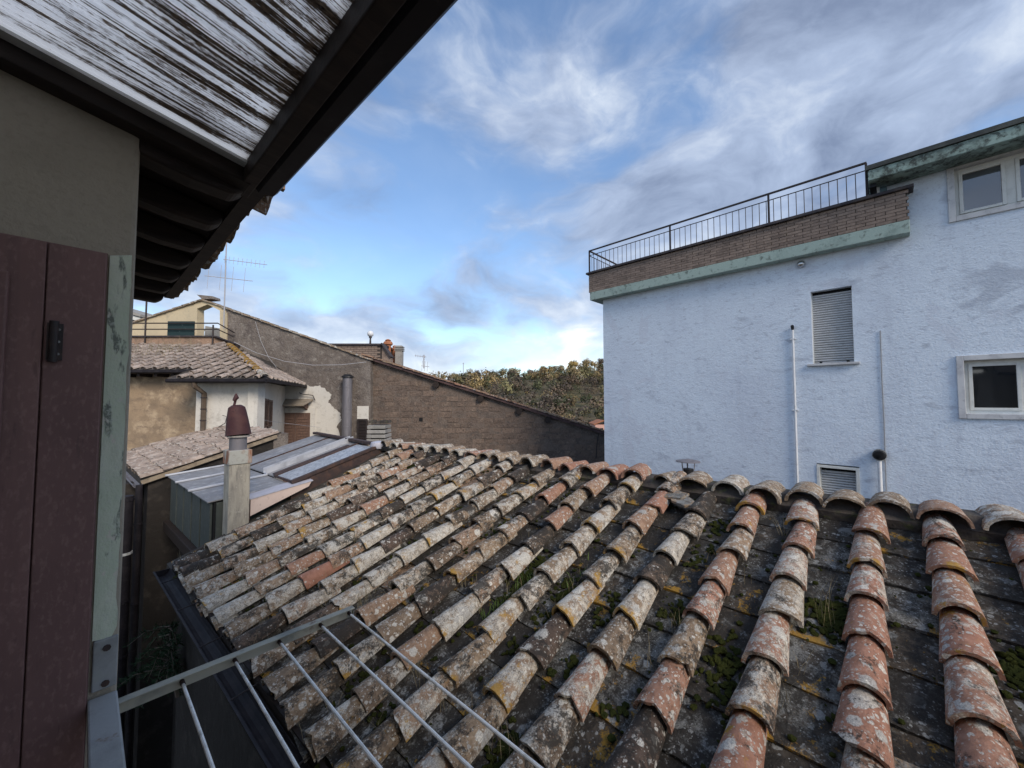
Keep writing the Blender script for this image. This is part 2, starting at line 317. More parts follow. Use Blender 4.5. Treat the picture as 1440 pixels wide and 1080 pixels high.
M['concrete'] = stained('grey_cast_concrete', (.33, .315, .29), [L_(3, .45, .65, (.24, .23, .21)), L_(14, .55, .7, (.14, .135, .12), .8), L_(30, .58, .7, (.45, .44, .40), .6)], bumps=[(40, .6, .008)])
M['globe'] = stained('opal_globe', (.72, .74, .76), rough=.15, spec=.5)
M['pinkhouse'] = stained('pink_plaster', (.60, .36, .29), [L_(.8, .45, .65, (.52, .31, .26))])
M['trunk'] = stained('bark', (.09, .07, .055), [L_(6, .4, .6, (.14, .11, .09))])
M['groundm'] = stained('dusty_ground', (.10, .09, .07), [L_(.02, .4, .6, (.08, .085, .045)), L_(.5, .45, .6, (.13, .12, .10))])
M['hillm'] = stained('hill_soil', (.10, .082, .05), [L_(.03, .4, .6, (.085, .085, .04)), L_(.3, .45, .6, (.14, .115, .07))])
def glass_mat(name, tint=(.012, .014, .018), ior=1.9):
    m = bpy.data.materials.new(name); m.use_nodes = True; t = NT(m.node_tree); bs = t.n['Principled BSDF']
    bs.inputs['Base Color'].default_value = (*tint, 1); bs.inputs['Roughness'].default_value = .04; bs.inputs['IOR'].default_value = ior
    tc = t.n.new('ShaderNodeTexCoord'); t.put(bs.inputs['Normal'], t.bump(t.noise(tc.outputs['Object'], 1.6, 2), .04, .05)); return m
M['glass'] = glass_mat('dark_window_glass'); M['glass_sky'] = glass_mat('painted_sky_glass', (.075, .078, .085), 2.3)  # upper pane: sky reflection partly painted into its grey base
def leaf_mat(name):
    m = bpy.data.materials.new(name); m.use_nodes = True; t = NT(m.node_tree); bs = t.n['Principled BSDF']
    at = t.n.new('ShaderNodeAttribute'); at.attribute_name = 'tint'
    t.put(bs.inputs['Base Color'], at.outputs['Color']); bs.inputs['Roughness'].default_value = .9; bs.inputs['Specular IOR Level'].default_value = .1
    return m
M['leaf'] = leaf_mat('autumn_leaves')
def sheet_poly():
    """twin-wall plastic sheet: translucent, with black dirt drawn out along its flutes (local X)"""
    m = bpy.data.materials.new('dirty_translucent_sheet'); m.use_nodes = True; t = NT(m.node_tree)
    out = t.n['Material Output']; bs = t.n['Principled BSDF']
    tc = t.n.new('ShaderNodeTexCoord'); co = tc.outputs['Object']
    a = t.noise(t.vmath('MULTIPLY', co, (.9, 30, 0)), 1.5, 5, .6, 0)
    b = t.noise(t.vmath('MULTIPLY', co, (1.6, 118, 0)), 1.9, 2, .5, 0)
    c = t.noise(t.vmath('MULTIPLY', co, (1.2, 1.2, 0)), 2.0, 4, .6)
    g = t.noise(t.vmath('MULTIPLY', co, (30, 70, 0)), 2.4, 6, .7)
    s = t.math('ADD', t.math('MULTIPLY', a, .66), t.math('MULTIPLY', b, .46))
    s = t.math('ADD', s, t.math('MULTIPLY', t.math('SUBTRACT', c, .5), .40))
    s = t.math('ADD', s, t.math('MULTIPLY', t.math('SUBTRACT', g, .5), .34))
    sx = t.n.new('ShaderNodeSeparateXYZ'); t.l.new(co, sx.inputs[0])
    s = t.math('ADD', s, t.mapr(sx.outputs[1], SHEETY - .06, SHEETY - .015, 0, -.3))     # clean strip along the end clamp
    s = t.math('ADD', s, t.mapr(sx.outputs[0], .05, .33, 0, .07))
    f = t.mapr(s, .565, .605)
    col = t.mix(f, t.mix(b, (.80, .82, .83), (.95, .96, .97)), t.mix(t.mapr(g, .4, .65), (.030, .024, .020), (.17, .13, .095)))
    t.put(bs.inputs['Base Color'], col); bs.inputs['Roughness'].default_value = .4
    tr = t.n.new('ShaderNodeBsdfTranslucent'); t.put(tr.inputs[0], col)
    mx = t.n.new('ShaderNodeMixShader'); mx.inputs[0].default_value = .88
    t.l.new(bs.outputs[0], mx.inputs[1]); t.l.new(tr.outputs[0], mx.inputs[2]); t.l.new(mx.outputs[0], out.inputs[0])
    return m
SHEETY = 0.0

# ------------------------------------------------------------------ tile meshes, shared by every tile of a kind
def cover_mesh(name, L, r1, r0, t, seed, seg=9, spans=2, h=1.0, mat='tile'):
    """half-round tapering tile; lower (wide) end at x = 0, upper end at x = L"""
    g = random.Random(seed); vs = []; fs = []; n = seg + 1
    chip = [g.uniform(-.0035, .0035) for _ in range(n)]; warp = g.uniform(-.06, .06); skew = g.uniform(-.012, .012)
    if g.random() < .35:
        k = g.randrange(1, n - 1); chip[k] += g.uniform(.010, .020); chip[k - 1] += .006
    if seg > 7 and g.random() < .15:      # a corner knocked off
        for k, q_ in zip((range(n) if g.random() < .5 else range(n - 1, -1, -1)), (.085, .06, .03)): chip[k] += q_
    for lay in (0, 1):
        for i in range(spans + 1):
            u = i / spans; R = (r1 + (r0 - r1) * u) * (1 + g.uniform(-.015, .015)) - lay * t
            for k in range(n):
                a = math.radians(-88 + 176 * k / seg)
                x = L * u + (chip[k] if i == 0 else 0)
                vs.append((x + skew * math.sin(a), math.sin(a) * R * (1 - warp), math.cos(a) * R * h * (1 + warp) + g.uniform(-.002, .002)))
    o = (spans + 1) * n
    for i in range(spans):
        for k in range(seg):
            a, b, c, d = i * n + k, i * n + k + 1, (i + 1) * n + k + 1, (i + 1) * n + k
            fs.append((d, c, b, a)); fs.append((o + a, o + b, o + c, o + d))
    for k in range(seg):
        fs.append((k, k + 1, o + k + 1, o + k)); q = spans * n
        fs.append((o + q + k, o + q + k + 1, q + k + 1, q + k))
    for i in range(spans):
        a, b = i * n, (i + 1) * n; fs.append((a, o + a, o + b, b))
        a, b = i * n + seg, (i + 1) * n + seg; fs.append((b, o + b, o + a, a))
    me = bpy.data.meshes.new(name); me.from_pydata(vs, [], fs); me.update(); me.materials.append(M[mat])
    for p in me.polygons: p.use_smooth = True
    try: me.set_sharp_from_angle(angle=math.radians(50))
    except Exception: pass
    return me
def pan_mesh(name, L, W, t, seed, lip=.028, mat='pan'):
    """flat tile with raised side lips; lower edge at x = 0"""
    g = random.Random(seed); ys = [-W / 2, -W / 2 + .022, -W / 6, W / 6, W / 2 - .022, W / 2]
    zs = [lip, 0, 0, 0, 0, lip]; nx = 3; vs = []; fs = []; n = len(ys)
    chip = [g.uniform(-.006, .006) for _ in ys]
    for lay in (0, 1):
        for i in range(nx + 1):
            for k, y in enumerate(ys):
                vs.append((L * i / nx + (chip[k] if i == 0 else 0), y, (zs[k] + t + g.uniform(-.002, .002)) if lay == 0 else 0))
    o = (nx + 1) * n
    for i in range(nx):
        for k in range(n - 1):
            a, b, c, d = i * n + k, i * n + k + 1, (i + 1) * n + k + 1, (i + 1) * n + k
            fs.append((d, c, b, a)); fs.append((o + a, o + b, o + c, o + d))
    for k in range(n - 1):
        fs.append((k, k + 1, o + k + 1, o + k)); q = nx * n; fs.append((o + q + k, o + q + k + 1, q + k + 1, q + k))
    for i in range(nx):
        a, b = i * n, (i + 1) * n; fs.append((a, o + a, o + b, b))
        a, b = i * n + n - 1, (i + 1) * n + n - 1; fs.append((b, o + b, o + a, a))
    me = bpy.data.meshes.new(name); me.from_pydata(vs, [], fs); me.update(); me.materials.append(M[mat]); return me
COVERS = [cover_mesh('cover_tile', .43 + .012 * (i % 3), .100, .067, .018, 10 + i) for i in range(16)]
SHORTS = [cover_mesh('cover_tile_stub', .17, .086, .078, .013, 60 + i) for i in range(3)]
PANS = [pan_mesh('pan_tile', .43, .315, .017, 30 + i) for i in range(6)]
RIDGES = [cover_mesh('ridge_tile', .36 + .02 * (i % 3), .128, .112, .018, 50 + i, h=.86) for i in range(6)]
M['fartile'] = stained('pinkish_grey_clay', (.34, .275, .23), [L_(5, .44, .62, (.22, .17, .14), .8), L_(16, .54, .66, (.46, .43, .385), .8), L_(11, .56, .66, (.10, .085, .075), .75)], rand=.28, bumps=[(40, .5, .008)])
M['fardark'] = stained('shaded_channel_tile', (.045, .038, .033), [L_(8, .45, .65, (.085, .072, .062))], rand=.2)  # groove shade between the covers put into this dark tile colour
FARCOV = [cover_mesh('cover_tile_small', .47, .086, .066, .018, 70 + i, seg=6, spans=1, h=.95, mat='fartile') for i in range(5)]
FARPAN = [pan_mesh('pan_tile_small', .47, .32, .016, 80 + i, mat='fardark') for i in range(3)]
COPING = [pan_mesh('coping_tile', .48, .42, .055, 90 + i, lip=.0, mat='tile') for i in range(4)]

# ================================================================== THE SETTING
def struct(o):
    o['kind'] = 'structure'; return o
GZ = -8.0
g = MB(); g.add([(-3000, -3000, GZ), (3000, -3000, GZ), (3000, 3000, GZ), (-3000, 3000, GZ)], [(0, 1, 2, 3)])
struct(g.build('ground', M['groundm']))

def hill_skyline(px):
    pts = [(-400, 550), (200, 548), (420, 545), (560, 543), (640, 537), (700, 532), (760, 530), (800, 526), (840, 521), (900, 515), (1000, 505), (1300, 505), (1900, 520), (3000, 540)]
    for (a, b), (c, d) in zip(pts, pts[1:]):
        if a <= px <= c: return b + (d - b) * (px - a) / (c - a)
    return 548
HD0, HD1 = 70., 230.
def hill_pt(px, u):
    d = HD0 + (HD1 - HD0) * u
    x = (px - 720) / FPX * d
    ztop = (564 - hill_skyline(px)) / FPX * HD1
    zb = -14.0
    s = u * u * (3 - 2 * u) * .6 + u * .4
    z = zb + (ztop - zb) * s + mnoise.noise(V((x * .03, d * .03, 0))) * 2.2
    return F0 * d + R0 * x + Z * z
def build_hill():
    g = MB(); nx, nu = 60, 26
    for i in range(nu + 1):
        for k in range(nx + 1): g.v.append(hill_pt(-400 + 3000 * k / nx, i / nu * 1.25 if i < nu else 1.6))
    for k in range(nx + 1):   # let the back fall away
        g.v[nu * (nx + 1) + k].z -= 25
    n = nx + 1
    g.f = [(i * n + k, i * n + k + 1, (i + 1) * n + k + 1, (i + 1) * n + k) for i in range(nu) for k in range(nx)]
    struct(g.build('hill', M['hillm'], smooth=True))
build_hill()

LEAFC = [(.36, .27, .13), (.28, .22, .12), (.22, .20, .105), (.14, .15, .085), (.23, .175, .125), (.20, .165, .135), (.42, .31, .12), (.30, .28, .19), (.085, .105, .06)]
def crown_quads(g, cols, c, rx, rz, n, col, gr):
    for _ in range(n):
        while True:
            p = V((gr.uniform(-1, 1), gr.uniform(-1, 1), gr.uniform(-1, 1)))
            l = p.length
            if .35 < l < 1: break
        k = .75 + .4 * mnoise.noise(V((p.x * 1.7 + c.x, p.y * 1.7 + c.y, p.z * 1.7)))
        q = c + V((p.x * rx, p.y * rx, p.z * rz)) * k
        s = rx * gr.uniform(.06, .15)
        a = (p.normalized() * 1.2 + V((gr.gauss(0, 1), gr.gauss(0, 1), gr.gauss(0, 1))) * .45 + Z * .25).normalized(); b = a.orthogonal().normalized()
        w = a.cross(b)
        g.add([q - b * s - w * s * .6, q + b * s * .9 - w * s, q + b * s + w * s * .7, q - b * s * .7 + w * s], [(0, 1, 2, 3)])
        j = gr.uniform(.85, 1.15)
        cols.append((col[0] * j, col[1] * j * gr.uniform(.94, 1.06), col[2] * j, 1))
def tint(o, cols):
    at = o.data.color_attributes.new('tint', 'FLOAT_COLOR', 'CORNER')
    flat = []
    for c in cols: flat += list(c) * 4
    at.data.foreach_set('color', flat)
def build_wood():
    gr = random.Random(5); g = MB(); cols = []
    for i in range(1250):
        u = gr.random() ** .8; near = i < 900; px = gr.uniform(560, 960) if near else gr.uniform(-300, 2300)
        p = hill_pt(px, u * .93)
        r = gr.uniform(1.6, 3.0) if gr.random() < .6 else gr.uniform(3.0, 4.6); top = u > gr.uniform(.5, .95)
        col = LEAFC[gr.choice([0, 0, 1, 1, 2, 3, 7, 4, 8]) if top else gr.choice([4, 5, 5, 5, 5, 2, 3, 1, 4, 8])]
        kk = gr.uniform(.55, 1.2) * (1. if top else .72); col = tuple(q * kk for q in col)
        bare = (not top) and gr.random() < .45
        for k in range(3 if near else 1):
            off = V((gr.uniform(-.5, .5), gr.uniform(-.5, .5), gr.uniform(-.25, .4))) * r
            crown_quads(g, cols, p + Z * r * .95 + off, r * .66, r * gr.uniform(.55, .85), (26 if bare else 52) if near else 26, col, gr)
    o = g.build('wood', M['leaf']); tint(o, cols)
    tag(o, 'autumn wood of ochre, olive and bare brown trees covering the hillside', 'wood', kind='stuff')
build_wood()
def tree(px, u, h, rx, ci, label, group='trees along the hill crest'):
    h *= 1.35; rx *= 1.2; gr = random.Random(int(px * 7)); b = hill_pt(px, u) - Z * .3
    t = thing('tree', label, 'tree', b, group)
    tr = MB(); tr.tube([b, b + Z * h * .4 + R0 * gr.uniform(-.2, .2), b + Z * h * .75], [.22, .15, .06], 6)
    for k in range(4):
        a = gr.uniform(0, 6.28); s = b + Z * h * gr.uniform(.3, .5)
        tr.tube([s, s + V((math.cos(a), math.sin(a), .9)) * rx * .7], [.09, .03], 5)
    tr.build('trunk', M['trunk'], t)
    g = MB(); cols = []
    for k in range(7):
        off = V((gr.uniform(-.55, .55), gr.uniform(-.55, .55), gr.uniform(-.3, .35))) * rx
        crown_quads(g, cols, b + Z * h * .62 + off, rx * .62, h * .27, 110, LEAFC[ci], gr)
    tint(g.build('crown', M['leaf'], t), cols)
for a in [(640, .99, 4.5, 2.2, 7, 'pale olive tree where the hill crest meets the stone house roof'),
          (655, .98, 4.0, 2.0, 3, 'dark green tree near the left end of the hill crest'),
          (672, 1., 4.2, 2.2, 8, 'small dark evergreen on the hill crest, left of the ochre trees'),
          (690, .99, 4.0, 2.6, 8, 'low dark evergreen clump on the left of the hill crest'),
          (706, 1., 4.4, 2.0, 3, 'dark round tree left of the gap in the crest'),
          (722, .99, 5.8, 2.6, 7, 'grey-green round tree standing up above the left crest'),
          (745, .98, 4.4, 2.6, 5, 'bare brown tree in the dip of the hill crest'),
          (762, .98, 5.8, 2.8, 0, 'golden tree just right of the dip in the crest'),
          (778, .99, 6.0, 2.6, 1, 'ochre tree in the middle of the hill crest'),
          (790, .97, 5.8, 2.7, 7, 'pale olive tree between ochre trees on the crest'),
          (806, .98, 7.0, 3.2, 6, 'tall bright golden tree in the middle of the crest'),
          (824, .99, 7.0, 2.9, 1, 'tall ochre tree right of the brightest golden tree'),
          (836, .96, 5.5, 2.3, 0, 'golden tree beside the white building corner'),
          (846, 1., 6.0, 2.6, 5, 'bare grey-brown tree touching the white building corner')]:
    tree(*a)
def pink_house():
    d = 62.; b = PF(846, 606, d)
    t = thing('farmhouse', 'small pink farmhouse below the wooded hill by the white building corner', 'house', b - Z * 2.5)
    w = MB(); w.box(b, R0, F0, (-1.0, 1.6), (0, 4), (-2.5, 1.0)); w.build('wall', M['pinkhouse'], t)
    r = MB(); r.prism([b + R0 * -1.25 + Z * .95, b + R0 * .3 + Z * 1.55, b + R0 * 1.85 + Z * .95, b + R0 * 1.85 + Z * 1.1, b + R0 * .3 + Z * 1.72, b + R0 * -1.25 + Z * 1.1], F0 * 4.3)
    r.v = [v - F0 * .15 for v in r.v]; r.build('roof', M['terracotta'], t)
    m = MB(); m.box(b, R0, F0, (-.2, .25), (-.05, .02), (-.2, .45)); m.build('window', M['gap'], t)
pink_house()

# ================================================================== WHITE BUILDING (right)
VF = az(-45.4); NF = az(44.6)              # along its front (towards the left), and away from us
def wp(s, d, z): return NF * d + VF * s + Z * z
def build_white():
    B = thing('white_building', 'large pale stuccoed building with roof terrace beyond the tiled roof', 'building', wp(0, 10, GZ))
    O = V((0, 0, 0)); FT = .25             # wall thickness of the front
    wins = [(-.85, -2.55, -.21, .68), (-.85, -2.45, 3.16, 4.0), (1.17, .53, .76, 2.26), (1.17, .52, -2.2, -1.26)]   # (s left, s right, z0, z1)
    # front wall as strips round the openings
    ss = sorted({6.07, -6.0, -.02, *[w[0] for w in wins], *[w[1] for w in wins]}, reverse=True)
    g = MB()
    for a, b in zip(ss, ss[1:]):
        mid = (a + b) / 2; top = 3.15 if mid > -.02 else 4.12
        cuts = sorted([(w[2], w[3]) for w in wins if w[1] < mid < w[0]])
        z = GZ
        for c0, c1 in cuts + [(top, top)]:
            if c0 > z: g.box(O, VF, NF, (b, a), (10, 10 + FT), (z, c0))
            z = c1
    g.build('wall', M['stucco'], B)
    g = MB(); g.box(O, VF, NF, (5.82, 6.07), (10 + FT, 20), (GZ, 3.15)); g.box(O, VF, NF, (-6, -5.75), (10 + FT, 20), (GZ, 4.12))
    g.box(O, VF, NF, (-6, 6.07), (20, 20.25), (GZ, 3.15)); g.build('wall', M['stucco'], B)
    g = MB(); g.box(O, VF, NF, (-.27, -.02), (10 + FT, 20), (3.15, 4.12)); g.build('storey_side_wall', M['stucco'], B)
    g = MB(); g.box(O, VF, NF, (-5.7, 5.8), (10.27, 19.9), (2.9, 3.1)); g.build('terrace_floor', M['concrete'], B)
    # projecting green band and soffit
    g = MB(); g.box(O, VF, NF, (-.29, 6.36), (9.75, 9.998), (2.99, 3.225)); g.box(O, VF, NF, (6.072, 6.36), (9.998, 19.), (2.99, 3.225)); g.build('green_band', M['green_band'], B, bev=.008)
    # brick parapet, brick by brick
    P = MB(); P.box(O, VF, NF, (-.27, 6.38), (9.79, 9.97), (3.229, 3.775)); P.box(O, VF, NF, (6.2, 6.38), (9.97, 19.), (3.229, 3.775))
    par = P.build('parapet', M['brickjoint'], B)
    bl, bh = .262, .0535; pitch_s, pitch_z = .272, .0605
    me = None
    for r in range(9):
        s = 6.40 - (0 if r % 2 == 0 else pitch_s / 2)
        z = 3.233 + r * pitch_z
        if r % 2:   # closing half brick at the left end
            h = MB(); h.box(O, VF, NF, (6.40 - pitch_s / 2 + .012, 6.40), (9.762, 9.80), (z, z + bh)); h.build('brick', M['brick'], par)
        while s - .05 > -.29:
            e = max(s - bl, -.29); j = ru(-.003, .003)
            if s - e > bl - .001 and me:
                o = inst('brick', me, par, wp(s - bl / 2, 9.76 + j, z)); 
            else:
                h = MB(); h.box(O, VF, NF, (e, s), (9.76 + j, 9.80), (z, z + bh)); o = h.build('brick', M['brick'], par, base=wp((s + e) / 2, 9.76 + j, z))
                if s - e > bl - .001: me = o.data
            s -= pitch_s
    # side bricks facing left, a column of them down the terrace side
    for r in range(9):
        z = 3.233 + r * pitch_z
        for k in range(6):
            d = 9.80 + .005 + k * pitch_s + (0 if r % 2 else pitch_s / 2)
            h = MB(); h.box(O, VF, NF, (6.37, 6.405), (d, d + bl), (z, z + bh)); h.build('brick', M['brick'], par)
    g = MB(); g.box(O, VF, NF, (-.36, 6.47), (9.70, 10.02), (3.778, 3.835)); g.box(O, VF, NF, (6.12, 6.47), (10.02, 19.), (3.778, 3.835)); g.build('coping', M['coping'], B, bev=.01)
    # railing
    rl = MB(); rl.bar(wp(6.44, 9.85, 4.53), wp(.24, 9.85, 4.53), .045, .03); rl.bar(wp(6.43, 9.85, 4.53), wp(6.43, 17.5, 4.53), .045, .03)
    rl.bar(wp(6.42, 9.85, 4.385), wp(.24, 9.85, 4.385), .02, .014); rl.bar(wp(6.42, 9.85, 3.885), wp(.24, 9.85, 3.885), .02, .014)
    rl.bar(wp(6.43, 9.85, 4.385), wp(6.43, 17.5, 4.385), .02, .014); rl.bar(wp(6.43, 9.85, 3.885), wp(6.43, 17.5, 3.885), .02, .014)
    R = rl.build('terrace_railing', M['iron'], B)
    for s in (6.43, 3.99, 1.83, .25):
        h = MB(); h.box(O, VF, NF, (s - .018, s + .018), (9.832, 9.868), (3.835, 4.52)); h.build('post', M['iron'], R)
    h = MB(); h.tube([wp(0, 9.85, 3.885), wp(0, 9.85, 4.385)], .0075, 5); bo = h.build('baluster', M['iron'], R, base=wp(0, 9.85, 3.885)); bm = bo.data
    put(bo, R, wp(6.28, 9.85, 3.885))
    for k in range(1, 46):
        s = 6.28 - k * .1335
        if s < .3: break
        if min(abs(s - q) for q in (3.99, 1.83)) < .04: continue
        inst('baluster', bm, R, wp(s, 9.85, 3.885))
    for k in range(1, 30): inst('baluster', bm, R, wp(6.43, 9.85 + k * .1335, 3.885))
    # upper storey eave
    g = MB(); g.box(O, VF, NF, (-6.3, .22), (9.5, 9.998), (4.02, 4.215)); g.box(O, VF, NF, (-.02, .22), (9.998, 19.), (4.02, 4.215)); g.build('eave_fascia', M['green_dirty'], B, bev=.01)
    g = MB(); g.prism([wp(.25, 9.47, 4.22), wp(.25, 9.47, 4.30), wp(.25, 14.5, 5.1), wp(.25, 20, 4.30), wp(.25, 20, 4.22)], VF * -6.6); g.build('roof', M['roofedge'], B)
    g = MB(); g.tube([wp(.12, 9.93, 3.84), wp(.12, 9.93, 4.02)], .045, 10); g.build('downpipe', M['whitepvc'], B, smooth=True)
    g = MB(); g.bar(wp(.16, 9.62, 3.97), wp(.16, 9.95, 3.93), .09, .07); g.build('eave_bracket', M['black'], B)
    # ---- window: double sash, upper right
    def sash_window(sl, sr, z0, z1, gm, mids, name):
        W = MB(); t_ = .085
        W.box(O, VF, NF, (sr - t_, sr), (9.965, 10.1), (z0 - t_, z1 + t_)); W.box(O, VF, NF, (sl, sl + t_), (9.965, 10.1), (z0 - t_, z1 + t_))
        W.box(O, VF, NF, (sr, sl), (9.965, 10.1), (z0 - t_, z0)); W.box(O, VF, NF, (sr, sl), (9.965, 10.1), (z1, z1 + t_))
        w = W.build(name, M['marble'], B, bev=.006)
        f = MB(); q = .055; D = (10.10, 10.17)
        f.box(O, VF, NF, (sr, sr + q), D, (z0, z1)); f.box(O, VF, NF, (sl - q, sl), D, (z0, z1)); f.box(O, VF, NF, (sr + q, sl - q), D, (z0, z0 + q)); f.box(O, VF, NF, (sr + q, sl - q), D, (z1 - q, z1))
        for m in mids: f.box(O, VF, NF, (m - .05, m + .05), D, (z0 + q, z1 - q))
        f.build('frame', M['winframe'], w, bev=.004)
        es = [sl - q] + [x for m in mids for x in (m + .05, m - .05)] + [sr + q]
        for a, b in zip(es[::2], es[1::2]):
            k = MB(); i = .045; Ds = (10.08, 10.15)
            k.box(O, VF, NF, (b, b + i), Ds, (z0 + q, z1 - q)); k.box(O, VF, NF, (a - i, a), Ds, (z0 + q, z1 - q)); k.box(O, VF, NF, (b + i, a - i), Ds, (z0 + q, z0 + q + i)); k.box(O, VF, NF, (b + i, a - i), Ds, (z1 - q - i, z1 - q))
            k.build('sash', M['winframe'], w, bev=.004)
            k = MB(); k.box(O, VF, NF, (b + i, a - i), (10.11, 10.125), (z0 + q + i, z1 - q - i)); k.build('pane', gm, w)
        r_ = MB(); r_.box(O, VF, NF, (sr, sl), (10.9, 10.95), (z0 - .3, z1 + .3)); r_.build('room_back', M['gap'], w)
        return w
    sash_window(-.85, -2.55, -.21, .68, M['glass'], [-1.50], 'window')
    w = sash_window(-.85, -2.45, 3.16, 4.0, M['glass_sky'], [-1.46, ], 'window')
    # ---- roller-blind window
    def blind_window(sl, sr, z0, z1, n, frame, name='shuttered_window'):
        bk = MB(); bk.box(O, VF, NF, (sr, sl), (10.16, 10.24), (z0, z1)); w = bk.build(name, M['gap'], B)
        h = (z1 - .06 - z0) / n; sm = None
        for k in range(n):
            z = z0 + k * h
            if sm is None:
                c = MB(); pr = [(10.128, .06), (10.112, .35), (10.112, .65), (10.128, .90), (10.150, .90), (10.150, .06)]
                c.prism([wp(sl - .012, d, z + h * u) for d, u in pr], VF * -(sl - sr - .024)); o = c.build('slat', M['blind'], w, base=wp((sl + sr) / 2, 10.13, z)); sm = o.data
            else: inst('slat', sm, w, wp((sl + sr) / 2, 10.13, z))
        g = MB(); g.box(O, VF, NF, (sr, sr + .012), (10.10, 10.155), (z0, z1)); g.box(O, VF, NF, (sl - .012, sl), (10.10, 10.155), (z0, z1)); g.build('guide_rail', M['winframe'], w)
        if frame:
            q = .05; g = MB(); g.box(O, VF, NF, (sr - q, sr), (9.985, 10.1), (z0, z1 + q)); g.box(O, VF, NF, (sl, sl + q), (9.985, 10.1), (z0, z1 + q)); g.box(O, VF, NF, (sr, sl), (9.985, 10.1), (z1, z1 + q)); g.build('frame', M['winframe'], w, bev=.004)
        else:
            g = MB(); g.box(O, VF, NF, (sr - .08, sl + .09), (9.93, 10.14), (z0 - .045, z0)); g.build('sill', M['marble'], w, bev=.006)
            for s in (sl - .12, sr + .1):
                g = MB(); g.tube([wp(s, 10.12, z0 + .03), wp(s, 10.07, z0 + .03)], .022, 10); g.build('stop', M['black'], w)
        return w
    blind_window(1.17, .53, .76, 2.26, 30, False)
    blind_window(1.12, .57, -2.2, -1.335, 16, True)
    return B
WB = build_white()
def fixtures():
    t = thing('conduit', 'thin white vertical conduit with clip on stucco left of tall roller blind', 'pipe', wp(1.49, 9.97, -2.4))
    g = MB(); g.tube([wp(1.49, 9.965, -2.4), wp(1.49, 9.965, 1.5)], .022, 8); g.build('pipe', M['whitepvc'], t, smooth=True)
    g = MB(); g.tube([wp(1.49, 9.965, 1.5), wp(1.49, 9.965, 1.56), wp(1.49, 9.93, 1.585)], [.022, .03, .03], 8); g.build('cap', M['black'], t, smooth=True)
    for z in (1.30, -.2):
        g = MB(); g.box(V((0, 0, 0)), VF, NF, (1.44, 1.54), (9.945, 9.999), (z, z + .02)); g.build('clip', M['whitepvc'], t)
    g = MB(); g.tube([wp(.15, 9.985, 1.32), wp(.155, 9.985, .4), wp(.15, 9.985, -.4), wp(.16, 9.985, -2.0)], .009, 6)
    tag(g.build('cable', M['cable'], None), 'thin grey cable running straight down the stucco right of the tall roller blind', 'cable')
    t = thing('vent_pipe', 'white vent pipe with black round cap on stucco just above the ridge', 'vent', wp(.23, 9.95, -2.4))
    g = MB(); g.tube([wp(.235, 9.93, -2.4), wp(.235, 9.93, -1.10)], .032, 10); g.build('pipe', M['whitepvc'], t, smooth=True)
    g = MB(); g.tube([wp(.23, 10.02, -.99), wp(.23, 9.90, -1.0), wp(.23, 9.87, -1.01), wp(.23, 9.855, -1.01)], [.10, .10, .085, .05], 14); c = g.build('cap', M['black'], t, smooth=True)
    g = MB(); g.tube([wp(.23, 9.915, -1.0), wp(.23, 9.895, -1.0)], .106, 14); g.build('ring', M['steelpale'], c)
    t = thing('wall_lamp', 'small round silver lamp on stucco under the green band', 'lamp', wp(1.31, 9.93, 2.8))
    g = MB(); g.tube([wp(1.31, 9.998, 2.87), wp(1.31, 9.97, 2.87)], .06, 12); g.build('mount', M['black'], t)
    g = MB(); pts = []; rs = []
    for k in range(7):
        a = math.pi / 2 * k / 6; pts.append(wp(1.31, 9.97 - .075 * math.sin(a), 2.87)); rs.append(max(.075 * math.cos(a), .004))
    g.tube(pts, rs, 14); g.build('globe', M['chrome'], t, smooth=True)
    # sheet-metal cowl that peeps over the ridge
    b = wp(2.3, 6.2, -1.6)
    t = thing('flue_cowl', 'little dark sheet-metal flue cowl peeping over the tile ridge', 'flue', b)
    g = MB(); g.tube([b, b + Z * .56], .075, 12); g.build('pipe', M['black'], t, smooth=True)
    for a in range(3):
        q = V((math.cos(a * 2.1 + .4), math.sin(a * 2.1 + .4), 0)) * .085
        g = MB(); g.bar(b + q + Z * .5, b + q * 1.25 + Z * .68, .02, .006); g.build('bracket', M['galv'], t)
    g = MB(); g.tube([b + Z * .665, b + Z * .675, b + Z * .71], [.18, .18, .02], 14); g.build('rain_cap', M['galv'], t)
fixtures()

# ================================================================== THE TILED ROOF (centre)
EH = az(-49.8); NH = az(40.2); RH = az(43.4)     # along the eave (away), square to it, and along the tile rows
SL = .3665; ZR = -.80; DR = 4.0
def roof_z(p): return ZR - SL * (DR - V((p.x, p.y, 0)).dot(NH))
RN = (Z - NH * SL).normalized()
RX = (RH + Z * (SL * RH.dot(NH))).normalized(); RY = RN.cross(RX).normalized(); RXY = RY.cross(RN).normalized()
def interp(x, xs, ys):
    if x <= xs[0]: return ys[0]
    for a, b, c, d in zip(xs, xs[1:], ys, ys[1:]):
        if x <= b: return c + (d - c) * (x - a) / (b - a)
    return ys[-1]
def roof_pt(e, r, h=0.):
    e2 = e + interp(e, [0, 1, 2.2, 4, 6.1], [0, .045, .05, .0, -.05]) * (3.9 - r)
    p = EH * e2 + RH * r; p.z = roof_z(p) + .022 * mnoise.noise(V((e * .7, r * .8, 3.)))
    return p + RN * (h - .075)
def tile_rot(yaw=0., tilt=0., roll=0.):
    return basis(RX, RY, RN) @ Matrix.Rotation(yaw, 3, 'Z') @ Matrix.Rotation(tilt, 3, 'Y') @ Matrix.Rotation(roll, 3, 'X')
ROW0, ROWP = .08, .3525
E0, E1 = -1.5, 6.44
